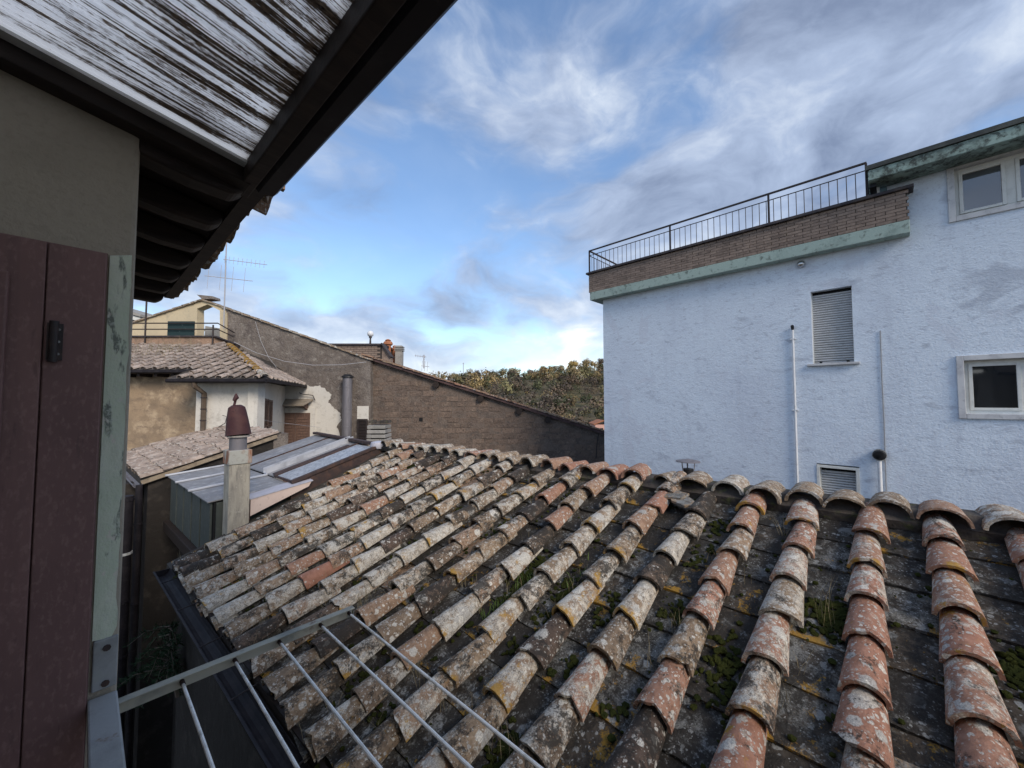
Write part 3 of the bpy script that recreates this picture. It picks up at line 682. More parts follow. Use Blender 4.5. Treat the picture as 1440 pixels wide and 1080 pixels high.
def cover_col(e, k, gr):
    """redder on the right, crusted grey-tan to the left"""
    right = interp(e, [.2, .75, 1.2], [1, .75, 0.])
    x = gr.random()
    if gr.random() < right: return (gr.uniform(.76, .96), gr.uniform(.48, .82), gr.uniform(.34, .62), gr.uniform(.3, .75))
    if x < .62: return (gr.uniform(.25, .66), gr.uniform(.60, .92), gr.uniform(.45, .78), gr.uniform(.15, .65))
    if x < .76: return (gr.uniform(.0, .2), gr.uniform(.3, .55), gr.uniform(.6, .95), gr.uniform(0, .3))
    if x < .89: return (gr.uniform(.45, .60), gr.uniform(.85, 1.), gr.uniform(.1, .45), gr.uniform(.4, .85))
    if x < .95: return (gr.uniform(.6, .8), gr.uniform(.4, .7), gr.uniform(.3, .5), gr.uniform(.1, .5))
    return (gr.uniform(.3, .5), gr.uniform(.5, .7), gr.uniform(.6, .85), .2)
MOSSPTS = []
def build_tiled_house():
    gr = random.Random(21)
    base = EH * 2.4 + NH * 2.6; base.z = GZ
    H = thing('tiled_house', 'house with mossy old clay tile roof sloping down to the alley', 'house', base)
    O = V((0, 0, 0))
    g = MB()
    zc = lambda n: ZR - SL * abs(DR - n) - .2
    for s in (EH * E0, EH * (E1 - .25)):
        g.prism([s + NH * 1.12 + Z * GZ, s + NH * 6.8 + Z * GZ, s + NH * 6.8 + Z * zc(6.8), s + NH * 4 + Z * zc(4), s + NH * 1.12 + Z * zc(1.12)], EH * .25)
    g.box(O, EH, NH, (E0 + .25, E1 - .25), (1.12, 1.4), (GZ, zc(1.12))); g.box(O, EH, NH, (E0 + .25, E1 - .25), (6.5, 6.8), (GZ, zc(6.8)))
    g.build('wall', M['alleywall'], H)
    # roof deck under the tiles, both slopes
    g = MB(); P = lambda e, n, dz: EH * e + NH * n + Z * (ZR - SL * abs(DR - n) + dz)
    g.prism([P(E0, .98, -.11), P(E0, 4.0, -.11), P(E0, 7.0, -.11), P(E0, 7.0, -.20), P(E0, 4, -.20), P(E0, .98, -.20)], EH * (E1 - E0))
    RF = g.build('roof', M['deck'], H)
    nrow = 22
    for i in range(nrow):
        e = ROW0 + ROWP * (i - 4) + (gr.uniform(-.012, .012) if i > 7 else 0)
        jr = gr.uniform(-.05, .05)
        r = .97 + gr.uniform(-.01, .02); k = 0
        while r < 3.80:
            ex = .298 * gr.uniform(.88, 1.12)
            if r + ex > 3.95 and r > 3.76: break
            wild = 1.6 if e > 1.2 else .8
            p = roof_pt(e + gr.gauss(0, .008) * wild, r, .043)
            c = cover_col(e, k, gr)
            # single new terracotta tiles that stand out in the photograph
            if i == 15 and k == 2: c = (1., .06, .05, .0)
            if i == 8 and k == 8: c = (.92, .30, .1, .1)
            if i == 11 and k == 8: c = (.85, .45, .1, .3)
            me = gr.choice(COVERS)
            o = inst('cover_tile', me, RF, p + RN * .020, tile_rot(gr.gauss(0, .020) * wild, .082 + gr.gauss(0, .014), gr.gauss(0, .045) * wild) @ Matrix.Diagonal((1, gr.uniform(.92, 1.06), gr.uniform(.9, 1.06))), c)
            if k == 0 and gr.random() < .6:   # stop-end stub in the mouth of the eave tile
                inst('cover_tile', gr.choice(SHORTS), RF, roof_pt(e, r - gr.uniform(.0, .03), .022), tile_rot(gr.gauss(0, .05), .0, gr.gauss(0, .1)), (.5, .8, .3, .2))
            r += ex; k += 1
        # pans between this row and the next
        e2 = e + ROWP / 2
        if i < nrow - 1 or True:
            r = .93 + gr.uniform(0, .08); k = 0
            while r < 3.80:
                if e2 > E1 - .12: break
                c = (gr.uniform(.0, .10), gr.uniform(.50, .90), gr.uniform(.66, .95), gr.uniform(.25, .68))
                if gr.random() < .04: c = (.6, .5, .7, .2)
                inst('pan_tile', gr.choice(PANS), RF, roof_pt(e2, r, 0.0) , tile_rot(gr.gauss(0, .012), .052 + gr.gauss(0, .005), gr.gauss(0, .012)), c)
                r += .298 * gr.uniform(.96, 1.04); k += 1
    # ridge: mortar bed and the broad end tiles of the far slope riding over it
    g = MB(); n = 46
    for i in range(n + 1):
        e = E0 + (E1 - E0) * i / n; j = lambda s: mnoise.noise(V((e * 3.1, s, 1.))) * .018
        b = EH * e + Z * (ZR + .03 * (1 - abs(i - n / 2) / (n / 2)) * -1)
        g.v += [b + NH * (3.90 + j(1)) + Z * (-.10), b + NH * (3.885 + j(2)) + Z * (-.035 + j(3) * .6), b + NH * (3.93 + j(4)) + Z * (-.01 + j(5) * .5), b + NH * (3.975 + j(6)) + Z * (.045 + j(7)), b + NH * (4.25) + Z * (.03), b + NH * 4.3 + Z * -.16]
    for i in range(n):
        for k in range(5): a = i * 6 + k; g.f.append((a, a + 1, a + 7, a + 6))
    g.f.append((5, 4, 3, 2, 1, 0)); g.f.append(tuple(n * 6 + k for k in range(6)))
    g.build('ridge_mortar', M['mortar'], H)
    e = E0 + .1; i = 0
    while e < E1 - .05:
        x = gr.random()
        c = (gr.uniform(.3, .6), gr.uniform(.6, .95), gr.uniform(.2, .5), gr.uniform(0, .4))
        if 1.5 < e < 2.7: c = (gr.uniform(.7, .95), gr.uniform(.25, .6), gr.uniform(.05, .3), gr.uniform(0, .3))
        elif x < .25: c = (gr.uniform(.7, .9), gr.uniform(.3, .6), .25, .2)
        small = e > 1.0
        rise = gr.uniform(-.02, .06)
        X = (RH + Z * (.02 + rise)).normalized(); Y = Z.cross(X).normalized(); Nn = X.cross(Y)
        rot = basis(X, Y, Nn) @ Matrix.Rotation(gr.gauss(0, .06 if not small else .12), 3, 'Z') @ Matrix.Rotation(gr.gauss(0, .05), 3, 'X')
        me = gr.choice(RIDGES) if not small else gr.choice(COVERS if gr.random() < .5 else RIDGES)
        p = EH * e + NH * (3.87 + gr.uniform(-.03, .03)); p.z = ZR - .015 + gr.uniform(-.012, .012)
        inst('ridge_tile', me, H, p, rot, c)
        e += .275 * gr.uniform(.88, 1.15)
    # back slope: its first courses, seen only from higher up
    for i in range(24):
        e = E0 + .15 + i * .33
        if e > E1 - .1: break
        for k in range(8):
            r = 4.25 + k * .33
            p = EH * e + NH * (r + .36); p.z = ZR - SL * (p.dot(NH) - 4) - .05
            X = (-NH + Z * SL).normalized(); Y = Z.cross(X).normalized()
            inst('back_cover_tile', gr.choice(COVERS), H, p, basis(X, Y, X.cross(Y)), (.6, .6, .4, .2))
    # gutter: half-round trough hung outside the eave
    g = MB(); prof = [(-.075, .0)] + [(-.07 * math.cos(a), -.075 * math.sin(a)) for a in [math.pi * k / 8 for k in range(9)]] + [(.075, .0)]
    inn = [(x * .93, z + .005) for x, z in reversed(prof)]
    pr = prof + inn; zg = ZR - SL * (DR - .95) - .075; ng = .90
    g.prism([EH * E0 + NH * (ng + x) + Z * (zg + z) for x, z in pr], EH * (6.16 - E0))
    G = g.build('gutter', M['gutter'], H)
    g = MB(); g.prism([EH * 6.16 + NH * (ng + x * 1.02) + Z * (zg + z) for x, z in prof], EH * .006); g.build('end_cap', M['gutter'], G)
    g = MB(); g.bar(EH * E0 + NH * (ng - .078) + Z * (zg + .003), EH * 6.16 + NH * (ng - .078) + Z * (zg + .003), .012, .012); g.build('bead', M['gutter'], G)
    for k in range(9):
        e = E0 + .4 + k * .85
        g = MB(); g.tube([EH * e + NH * (ng - .075) + Z * (zg + .006), EH * e + NH * (ng + .09) + Z * (zg + .03)], .006, 5); g.build('strap', M['gutter'], G)
    g = MB(); g.box(O, EH, NH, (E0, 6.15), (.985, 1.01), (zg - .1, zg + .045)); g.build('fascia_board', M['darkwood'], H)
    # broken tile pieces lying by the ridge
    for (e, r, yaw) in ((1.30, 3.68, .9), (1.42, 3.74, 1.4), (-.08, 2.16, .6)):
        k = MB(); k.prism([V((-.14, -.07, 0)), V((.10, -.09, 0)), V((.16, .02, 0)), V((.02, .09, 0)), V((-.12, .05, 0))], V((0, 0, .02)))
        o = k.build('broken_tile', M['pan'], H, base=V((0, 0, 0))); put(o, H, roof_pt(e, r, .10 if r > 3 else .03), tile_rot(yaw, .1, .12)); o.color = (.5, .8, .4, .3)
    return H, RF
HOUSE, ROOF = build_tiled_house()

def build_moss():
    gr = random.Random(3); g = MB()
    bm = bmesh.new(); bmesh.ops.create_icosphere(bm, subdivisions=2, radius=1); iv = [v.co.copy() for v in bm.verts]; ifc = [tuple(v.index for v in f.verts) for f in bm.faces]; bm.free()
    bm = bmesh.new(); bmesh.ops.create_icosphere(bm, subdivisions=1, radius=1); jv = [v.co.copy() for v in bm.verts]; jfc = [tuple(v.index for v in f.verts) for f in bm.faces]; bm.free()
    def blob(e, r, h, a, b, c, big=False):
        p = roof_pt(e, r, h); vs_, fc = (iv, ifc) if big else (jv, jfc); ph = gr.uniform(0, 99); t = gr.uniform(0, 6.28)
        X = RX * math.cos(t) + RY * math.sin(t); Y = RN.cross(X)
        vv = []
        for v in vs_:
            k = 1 + .45 * mnoise.noise(V((v.x * 1.6 + ph, v.y * 1.6, v.z * 1.6))) + .18 * mnoise.noise(V((v.x * 5 + ph, v.y * 5, v.z * 5)))
            vv.append(p + X * v.x * a * k + Y * v.y * b * k + RN * v.z * c * k)
        g.add(vv, fc)
    # small cushions along the channel edges
    for _ in range(800):
        i = gr.randrange(22); e = ROW0 + ROWP * (i - 4); r = gr.uniform(.95, 3.9)
        s = gr.choice((-1, 1)); s_ = .006 + .015 * gr.random() ** 2
        blob(e + s * gr.uniform(.085, .135), r, .026, s_, s_ * gr.uniform(.7, 1.3), s_ * .6)
    for _ in range(60):
        i = gr.randrange(6, 22); e = ROW0 + ROWP * (i - 3.5); r = gr.uniform(1.0, 3.8)
        for _ in range(14): blob(e + gr.gauss(0, .04), r + gr.gauss(0, .05), .022, gr.uniform(.008, .026), gr.uniform(.008, .026), gr.uniform(.005, .014))
    # the broad pads that show in the photograph
    for (e, r, ne) in ((.245, 2.93, 9), (-.46, 2.92, 7), (.60, 2.30, 3), (.62, 2.45, 3), (5.0, 3.75, 6), (4.7, 3.45, 6), (5.35, 3.55, 7), (4.35, 3.6, 5), (1.98, 2.25, 9), (2.02, 2.45, 7), (2.0, 2.65, 6), (6.1, 1.95, 6), (2.7, 2.9, 5), (3.75, 2.0, 5), (1.65, 2.5, 4), (1.3, 1.45, 5), (2.35, 1.35, 5)):
        for _ in range(ne * 15): blob(e + gr.gauss(0, .050), r + gr.gauss(0, .068), .019, gr.uniform(.009, .026), gr.uniform(.009, .024), gr.uniform(.005, .015), False)
    o = g.build('moss', M['moss'], smooth=True); tag(o, 'dark green moss cushions and pads growing between the clay tiles', 'moss', kind='stuff')
    # stalks and weeds
    g = MB(); w = MB()
    def blade(mb, p, hgt, lean, wd):
        d = V((gr.gauss(0, 1), gr.gauss(0, 1), 0)).normalized(); s = d.cross(Z) * wd
        q1 = p + Z * hgt * .55 + d * lean * .3; q2 = p + Z * hgt + d * lean
        mb.add([p - s, p + s, q1 + s * .8, q1 - s * .8, q2], [(0, 1, 2, 3), (3, 2, 4)])
    for _ in range(70):
        i = gr.randrange(5, 22); e = ROW0 + ROWP * (i - 4) + gr.choice((-1, 1)) * gr.uniform(.09, .13); r = gr.uniform(1.0, 3.6); p = roof_pt(e, r, .02)
        for _ in range(gr.randrange(3, 10)): blade(g, p + V((gr.gauss(0, .02), gr.gauss(0, .02), 0)), gr.uniform(.06, .20), gr.uniform(.02, .14), .0011)
    for (e, r, n_, h) in ((.235, 2.85, 7, .34), (.26, 2.95, 4, .22), (2.0, 2.3, 16, .20), (3.1, 1.7, 18, .22), (4.0, 1.45, 14, .24), (2.9, 1.5, 14, .2), (3.6, 1.9, 14, .2), (1.6, 2.3, 14, .14), (4.6, 1.6, 10, .2)):
        for _ in range(n_): blade(g, roof_pt(e + gr.gauss(0, .03), r + gr.gauss(0, .04), .02), gr.uniform(.5, 1) * h, gr.uniform(.02, .12), .0013)
    for (e, r, n_, h) in ((2.02, 2.15, 60, .07), (2.0, 2.45, 50, .06), (5.0, 1.25, 30, .09), (4.85, 1.35, 20, .07), (1.68, 2.62, 24, .06), (3.3, 1.25, 30, .08), (5.4, 1.2, 16, .06)):
        for _ in range(n_): blade(w, roof_pt(e + gr.gauss(0, .04), r + gr.gauss(0, .07), .02), gr.uniform(.4, 1) * h, gr.uniform(.02, .06), .004)
    tag(g.build('dry_grass', M['straw']), 'thin straw-coloured grass stalks sprouting between the roof tiles', 'grass', kind='stuff')
    tag(w.build('weeds', M['weed']), 'small green weeds rooted in the moss on the tiled roof', 'weeds', kind='stuff')
build_moss()

# ================================================================== LEAN-TO, FLUE AND LOW ROOF (left of the tiled house)
SZ0, SZ1, SN0, SN1 = -1.385, -.815, 1.40, 4.02
SK = (SZ1 - SZ0) / (SN1 - SN0)
def sp(e, n, h=0.):
    z = SZ0 + .085 * (min(n, 2.4) - SN0) + .288 * max(0., n - 2.4)
    return EH * e + NH * n + Z * (z + h)
def build_shed():
    S = thing('lean_to', 'lean-to with grey metal sheet roof and green panelled side above the alley', 'shed', EH * 8 + NH * 2.7 + Z * -8)
    O = V((0, 0, 0)); ea, eb = 6.58, 9.42
    # grey metal sheets of the lower half, one per bay
    es = [ea, 7.55, 8.5, eb]
    for a, b in zip(es, es[1:]):
        g = MB(); g.prism([sp(a + .01, 1.40, 0), sp(a + .01, 2.42, 0), sp(b - .01, 2.42, 0), sp(b - .01, 1.40, 0)], Z * .014); g.build('roof_sheet', M['sheet'], S)
    for e in (7.55, 8.5, 9.40):
        g = MB(); g.bar(sp(e, 1.36, .035), sp(e, 2.42, .035), .055, .03); g.build('batten', M['sheetlight'], S, bev=.005)
        g = MB(); g.bar(sp(e + .05, 1.42, .02), sp(e + .05, 2.42, .02), .03, .02); g.build('rusty_strip', M['rust'], S)
    # overlapping upper sheets
    for a, b, h in ((7.78, 8.55, .035), (8.57, 9.40, .035), (7.10, 7.72, .03)):
        g = MB(); g.prism([sp(a, 2.42, h), sp(a, 3.98, h), sp(b, 3.98, h), sp(b, 2.42, h)], Z * .02); g.build('roof_sheet', M['sheet'], S)
    g = MB(); g.bar(sp(8.56, 2.42, .065), sp(8.56, 3.98, .065), .04, .02); g.build('rusty_strip', M['rust'], S)
    g = MB(); pr = [(-.075, .09), (-.075, 0), (.075, 0), (.075, .09), (.06, .09), (.06, .014), (-.06, .014), (-.06, .09)]
    g.prism([sp(7.62 + x, 2.40, .05 + z) for x, z in pr], sp(7.62, 3.95) - sp(7.62, 2.40)); g.build('channel', M['sheetlight'], S)
    # framed mottled glass light next to the tiles
    g = MB(); g.prism([sp(6.50, 2.44, .045), sp(6.50, 3.80, .045), sp(7.12, 3.80, .045), sp(7.12, 2.44, .045)], Z * .016); gl = g.build('roof_light', M['wiredglass'], S)
    for a, b, w, h in ((sp(6.47, 2.40, .055), sp(6.47, 4.02, .055), .07, .05), (sp(7.16, 2.40, .055), sp(7.16, 3.85, .055), .06, .05), (sp(6.47, 3.84, .10), sp(9.4, 3.98, .10), .10, .05), (sp(6.47, 2.42, .05), sp(7.16, 2.42, .05), .03, .03)):
        g = MB(); g.bar(a, b, w, h); g.build('frame_bar', M['rust'], gl, bev=.004)
    g = MB(); g.bar(sp(7.25, 2.42, .075), sp(7.25, 3.7, .075), .10, .018); g.build('board', M['rust'], S)
    # panelled side to the alley, one panel per bay, and the end return
    e = ea + .03; k = 0; n_ = 5; wd = (eb - ea - .06) / n_
    for k in range(n_):
        g = MB(); g.box(O, EH, NH, (e + k * wd + .035, e + (k + 1) * wd - .035), (1.44, 1.47), (-2.16, SZ0 - .01)); g.build('panel', M['greenpanel'], S, bev=.006)
    g = MB(); g.box(O, EH, NH, (e, eb - .03), (1.475, 1.50), (-2.2, SZ0 - .005)); g.build('panel_backing', M['gap'], S)
    g = MB(); g.box(O, EH, NH, (ea + .01, ea + .045), (1.50, 4.0), (-2.2, SZ0 - .015)); g.build('end_panel', M['greenpanel'], S)
    g = MB(); g.box(O, EH, NH, (ea, eb), (1.36, 1.50), (-2.34, -2.17)); g.build('beam', M['darkwood'], S, bev=.01)
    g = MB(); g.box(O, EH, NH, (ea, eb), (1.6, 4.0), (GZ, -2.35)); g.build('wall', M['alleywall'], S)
    g = MB(); za = lambda n: ZR - SL * (DR - n) - .2
    g.prism([EH * 6.46 + NH * 2.40 + Z * za(2.40), EH * 6.46 + NH * 4.0 + Z * za(4.0), sp(6.46, 4.0, .02), sp(6.46, 2.40, .02)], EH * .03); g.build('side_board', M['rust'], S)
    # pale pink upstand with lilac capping against the tile verge
    e = 6.36
    z0 = lambda n: ZR - SL * (DR - n) - .02
    g = MB(); g.prism([EH * e + NH * 1.84 + Z * z0(1.84), EH * e + NH * 2.62 + Z * z0(2.62), EH * e + NH * 2.66 + Z * -1.255, EH * e + NH * 1.84 + Z * -1.385], EH * .03); g.build('upstand', M['palepink'], S)
    g = MB(); g.prism([EH * (e - .01) + NH * 1.83 + Z * -1.382, EH * (e - .01) + NH * 2.68 + Z * -1.25, EH * (e + .26) + NH * 2.68 + Z * -1.235, EH * (e + .26) + NH * 1.83 + Z * -1.365], Z * .012); g.build('flashing', M['lilac'], S)
    g = MB(); g.box(O, EH, NH, (e - .01, e + .05), (1.77, 1.835), (z0(1.8) - .05, -1.37)); g.build('corner_post', M['rust'], S, bev=.005)
build_shed()
def build_flue():
    e, n = 6.44, 1.69; c = EH * e + NH * n
    T = thing('chimney_flue', 'square fibre-cement flue with tilted maroon metal cowl beside the lean-to', 'chimney', c + Z * -2.6)
    O = V((0, 0, 0)); w = .125
    g = MB(); g.box(O, EH, NH, (e - w, e + w), (n - w, n + w), (-2.6, -.865)); g.build('shaft', M['fluecon'], T, bev=.012)
    g = MB(); g.box(O, EH, NH, (e - w - .012, e + w + .012), (n - w - .012, n + w + .012), (-.863, -.675)); g.build('collar', M['rustsheet'], T, bev=.006)
    g = MB(); g.tube([c + Z * -.68, c + Z * -.48], .105, 16); g.build('neck', M['galv'], T, smooth=True)
    g = MB(); g.tube([c + Z * -.50, c + Z * -.478], .135, 16); g.build('rim', M['concrete'], T)
    ln = (R0 * -.13 + F0 * .05 + Z).normalized(); b0 = c + Z * -.455
    g = MB(); pts = [b0 - ln * .02, b0, b0 + ln * .12, b0 + ln * .27, b0 + ln * .37, b0 + ln * .40]; g.tube(pts, [.155, .15, .138, .118, .10, .06], 18); cw = g.build('cowl', M['cowl'], T, smooth=True)
    q = b0 + ln * .38 - F0 * .04
    g = MB(); g.tube([q - Z * .14 - F0 * .06, q - Z * .02 - F0 * .03, q + Z * .05, q + Z * .10 + R0 * .01], [.012, .014, .016, .016], 8)
    g.tube([q + Z * .08 - F0 * .02 + R0 * .0, q + Z * .13 + R0 * .02, q + Z * .185 + R0 * .015], [.02, .034, .008], 8); g.build('vane_hook', M['cowl'], cw, smooth=True)
build_flue()

def tiled_slope(parent, o, ax, up, width, length, slope, mesh_c, mesh_p, pitch, expo, colf, gr, trim=None, names=('cover_tile', 'pan_tile')):
    """rows of tiles on a plane: o = lower left corner, ax along the eave, up = horizontal uphill direction"""
    X = (up + Z * slope).normalized(); Nn = X.cross(ax)
    if Nn.z < 0: Nn = -Nn
    Y = Nn.cross(X).normalized(); cs = 1 / math.sqrt(1 + slope * slope)
    nr = int(width / pitch) + 1
    for i in range(nr):
        a = i * pitch
        for kind in (0, 1):
            aa = a + (pitch / 2 if kind else 0); r = 0.
            lo, hi = trim(aa) if trim else (0, length)
            r = lo
            while r < hi - .08:
                p = o + ax * aa + (up + Z * slope) * r + Nn * (.04 if kind == 0 else 0)
                rot = basis(X, Y, Nn) @ Matrix.Rotation(gr.gauss(0, .018), 3, 'Z') @ Matrix.Rotation(.05 + gr.gauss(0, .008), 3, 'Y') @ Matrix.Rotation(gr.gauss(0, .02), 3, 'X')
                inst(names[kind], gr.choice(mesh_c if kind == 0 else mesh_p), parent, p + ax * gr.gauss(0, .008), rot, colf(gr, kind, aa, r))
                r += expo * gr.uniform(.93, 1.07)
def build_low_roof():
    gr = random.Random(8)
    e0, e1, n0, n1 = 9.68, 14.2, 1.08, 3.28; z0, k = -1.40, .31
    B = thing('low_building', 'low building with pinkish broken clay tiles between the lean-to and the ochre house', 'building', EH * 11 + NH * 2 + Z * GZ)
    O = V((0, 0, 0)); zz = lambda n: z0 + k * (n - n0)
    g = MB(); P = lambda e, n, dz: EH * e + NH * n + Z * (zz(n) + dz)
    g.prism([P(e0, n0, -.04), P(e0, n1, -.04), P(e0, n1, -.12), P(e0, n0, -.12)], EH * (e1 - e0)); rf = g.build('roof', M['deck'], B)
    def cf(g_, kind, a, r):
        if kind: return (g_.uniform(.0, .2), g_.uniform(.05, .3), g_.uniform(.8, .95), g_.uniform(0, .2))
        return (g_.uniform(.45, .72), g_.uniform(.6, .95), g_.uniform(.3, .7), g_.uniform(0, .3))
    tiled_slope(rf, EH * (e0 + .08) + NH * n0 + Z * (z0 - .03), EH, NH, e1 - e0 - .2, n1 - n0 - .1, k, FARCOV, FARPAN, .30, .31, cf, gr)
    g = MB(); g.prism([P(e0 + .08, n0 + .1, -.12), P(e0 + .08, n1 - .02, -.12), P(e0 + .08, n1 - .02, -8 - zz(n1)), P(e0 + .08, n0 + .1, -8 - zz(n0))], EH * .3); g.build('gable_wall', M['alleywall'], B)
    g = MB(); g.box(O, EH, NH, (e0 + .38, e1), (n0 + .1, n0 + .4), (GZ, z0 - .11)); g.box(O, EH, NH, (e0 + .38, e1), (n1 - .3, n1 - .02), (GZ, zz(n1) - .2)); g.build('wall', M['alleywall'], B)
    # rough wooden verge board and tile ends along the verge
    g = MB(); g.bar(P(e0 + .02, n0, -.075), P(e0 + .02, n1, -.075), .04, .07); g.build('verge_board', stained('weathered_verge', (.30, .24, .17), [L_(8, .45, .65, (.19, .15, .11))]), B)
    g = MB(); q = P(e0 + .06, n1 + .0, 0); g.box(q, EH, NH, (0, 1.6), (-.05, .25), (-.5, -.02)); g.build('end_block', M['stonewall'], B)
    # steel post sticking up
    g = MB(); q = P(e0 + .05, 2.62, -.15); g.tube([q, q + Z * .42], .016, 6); g.build('post', M['iron'], B)
    # half-round gutter
    prof = [(.07 * math.cos(a), -.07 * math.sin(a)) for a in [math.pi * i / 7 for i in range(8)]]; inn = [(x * .9, z + .006) for x, z in reversed(prof)]
    g = MB(); g.prism([EH * (e0 - .03) + NH * (n0 - .05 + x) + Z * (z0 - .09 + z) for x, z in prof + inn], EH * (e1 - e0)); g.build('gutter', M['galv'], B)
build_low_roof()
def build_alley_bits():
    O = V((0, 0, 0))
    t = thing('downpipe', 'fat dark drainpipe with metal bands at the far end of the alley', 'pipe', EH * 9.35 + NH * .86 + Z * GZ)
    c = EH * 9.35 + NH * .86
    g = MB(); g.tube([c + Z * GZ, c + Z * -1.62], .10, 12); g.build('pipe', M['gutter'], t, smooth=True)
    for z in (-1.7, -2.6, -3.4, -4.3, -5.2):
        g = MB(); g.tube([c + Z * z, c + Z * (z + .04)], .112, 12); g.build('band', M['steelpale'] if z == -2.6 else M['gutter'], t)
    t = thing('drain_stack', 'thin dark drain stack on the corner of the low building', 'pipe', EH * 9.6 + NH * 1.08 + Z * GZ)
    c = EH * 9.62 + NH * 1.05
    g = MB(); g.tube([c + Z * GZ, c + Z * -1.5], .05, 10); g.build('pipe', M['gutter'], t, smooth=True)
    for z in (-2.2, -3.6): g = MB(); g.tube([c + Z * z, c + Z * (z + .03)], .06, 10); g.build('band', M['gutter'], t)
    g = MB(); g.box(O, EH, NH, (10.2, 10.5), (-2.4, 1.17), (GZ, -1.55)); tag(g.build('alley_shade_wall', M['alleywall']), 'added dark wall standing in for shade at the far end of the alley', 'wall')  # added dark wall, stands in for the deep shade at the alley's end
    # dark shrub hanging on the alley wall
    gr = random.Random(12); b = EH * 6.1 + NH * .98 + Z * -2.9
    t = thing('shrub', 'dark feathery green shrub in the alley below the gutter', 'shrub', b - Z * .6)
    s = MB(); f = MB(); cols = []
    for k in range(46):
        a = gr.uniform(0, 6.28); d = V((math.cos(a), math.sin(a), gr.uniform(-.5, .55))).normalized(); d = d - NH * max(0, d.dot(NH)) * .8; L = gr.uniform(.25, .52)
        p0 = b + Z * gr.uniform(-.3, .25); p1 = p0 + d * L * .6; p2 = p0 + d * L - Z * .12
        s.tube([p0, p1, p2], [.008, .005, .002], 4, False)
        for j in range(42):
            u = gr.uniform(.15, 1); q = p0.lerp(p1, u / .6) if u < .6 else p1.lerp(p2, (u - .6) / .4)
            v = V((gr.gauss(0, 1), gr.gauss(0, 1), gr.gauss(0, .8))).normalized(); v = (v + d * .8).normalized() * gr.uniform(.04, .085); w = v.orthogonal().normalized() * .004
            f.add([q - w, q + w, q + v + w * .5, q + v - w * .5], [(0, 1, 2, 3)]); kk = gr.uniform(.6, 1.3); cols.append((.028 * kk, .05 * kk, .026 * kk, 1))
    s.tube([b - Z * .6 + NH * .1, b], [.03, .015], 6); s.build('stem', M['trunk'], t); tint(f.build('foliage', M['leaf'], t), cols)
build_alley_bits()

# ================================================================== OCHRE AND WHITE HOUSE WITH HIPPED ROOF
def gx(px, d): return (px - 720) / FPX * d
def gp(x, d, z): return R0 * x + F0 * d + Z * z
def gz(py, d): return PF(720, py, d).z
def louvre(parent, o, ax, nrm, w, h, n, mat, frame=.05):
    """louvred shutter leaf: frame rails and separate slats; o = lower left, ax across, nrm towards the viewer"""
    g = MB(); q = lambda a, z, d: o + ax * a + Z * z + nrm * d
    for a0, a1, z0, z1 in ((0, frame, 0, h), (w - frame, w, 0, h), (frame, w - frame, 0, frame), (frame, w - frame, h - frame, h)):
        g.box(o, ax, nrm, (a0, a1), (0, .04), (z0, z1))
    s = g.build('shutter', mat, parent); dz = (h - 2 * frame) / n; me = None
    for k in range(n):
        z = frame + dz * k
        if me is None:
            m = MB(); m.prism([q(frame, z, .008), q(frame, z + dz * .25, .002), q(frame, z + dz * .95, .028), q(frame, z + dz * .7, .034)], ax * (w - 2 * frame)); b = q(w / 2, z, 0); so = m.build('slat', mat, s, base=b); me = so.data
        else: inst('slat', me, s, q(w / 2, z, 0))
    return s
D0, D1, DT, DG = 11.3, 10.53, 14.1, 15.0
ZE0 = .90; ZE1 = .59; HS = (ZE0 - ZE1) / (D0 - D1)
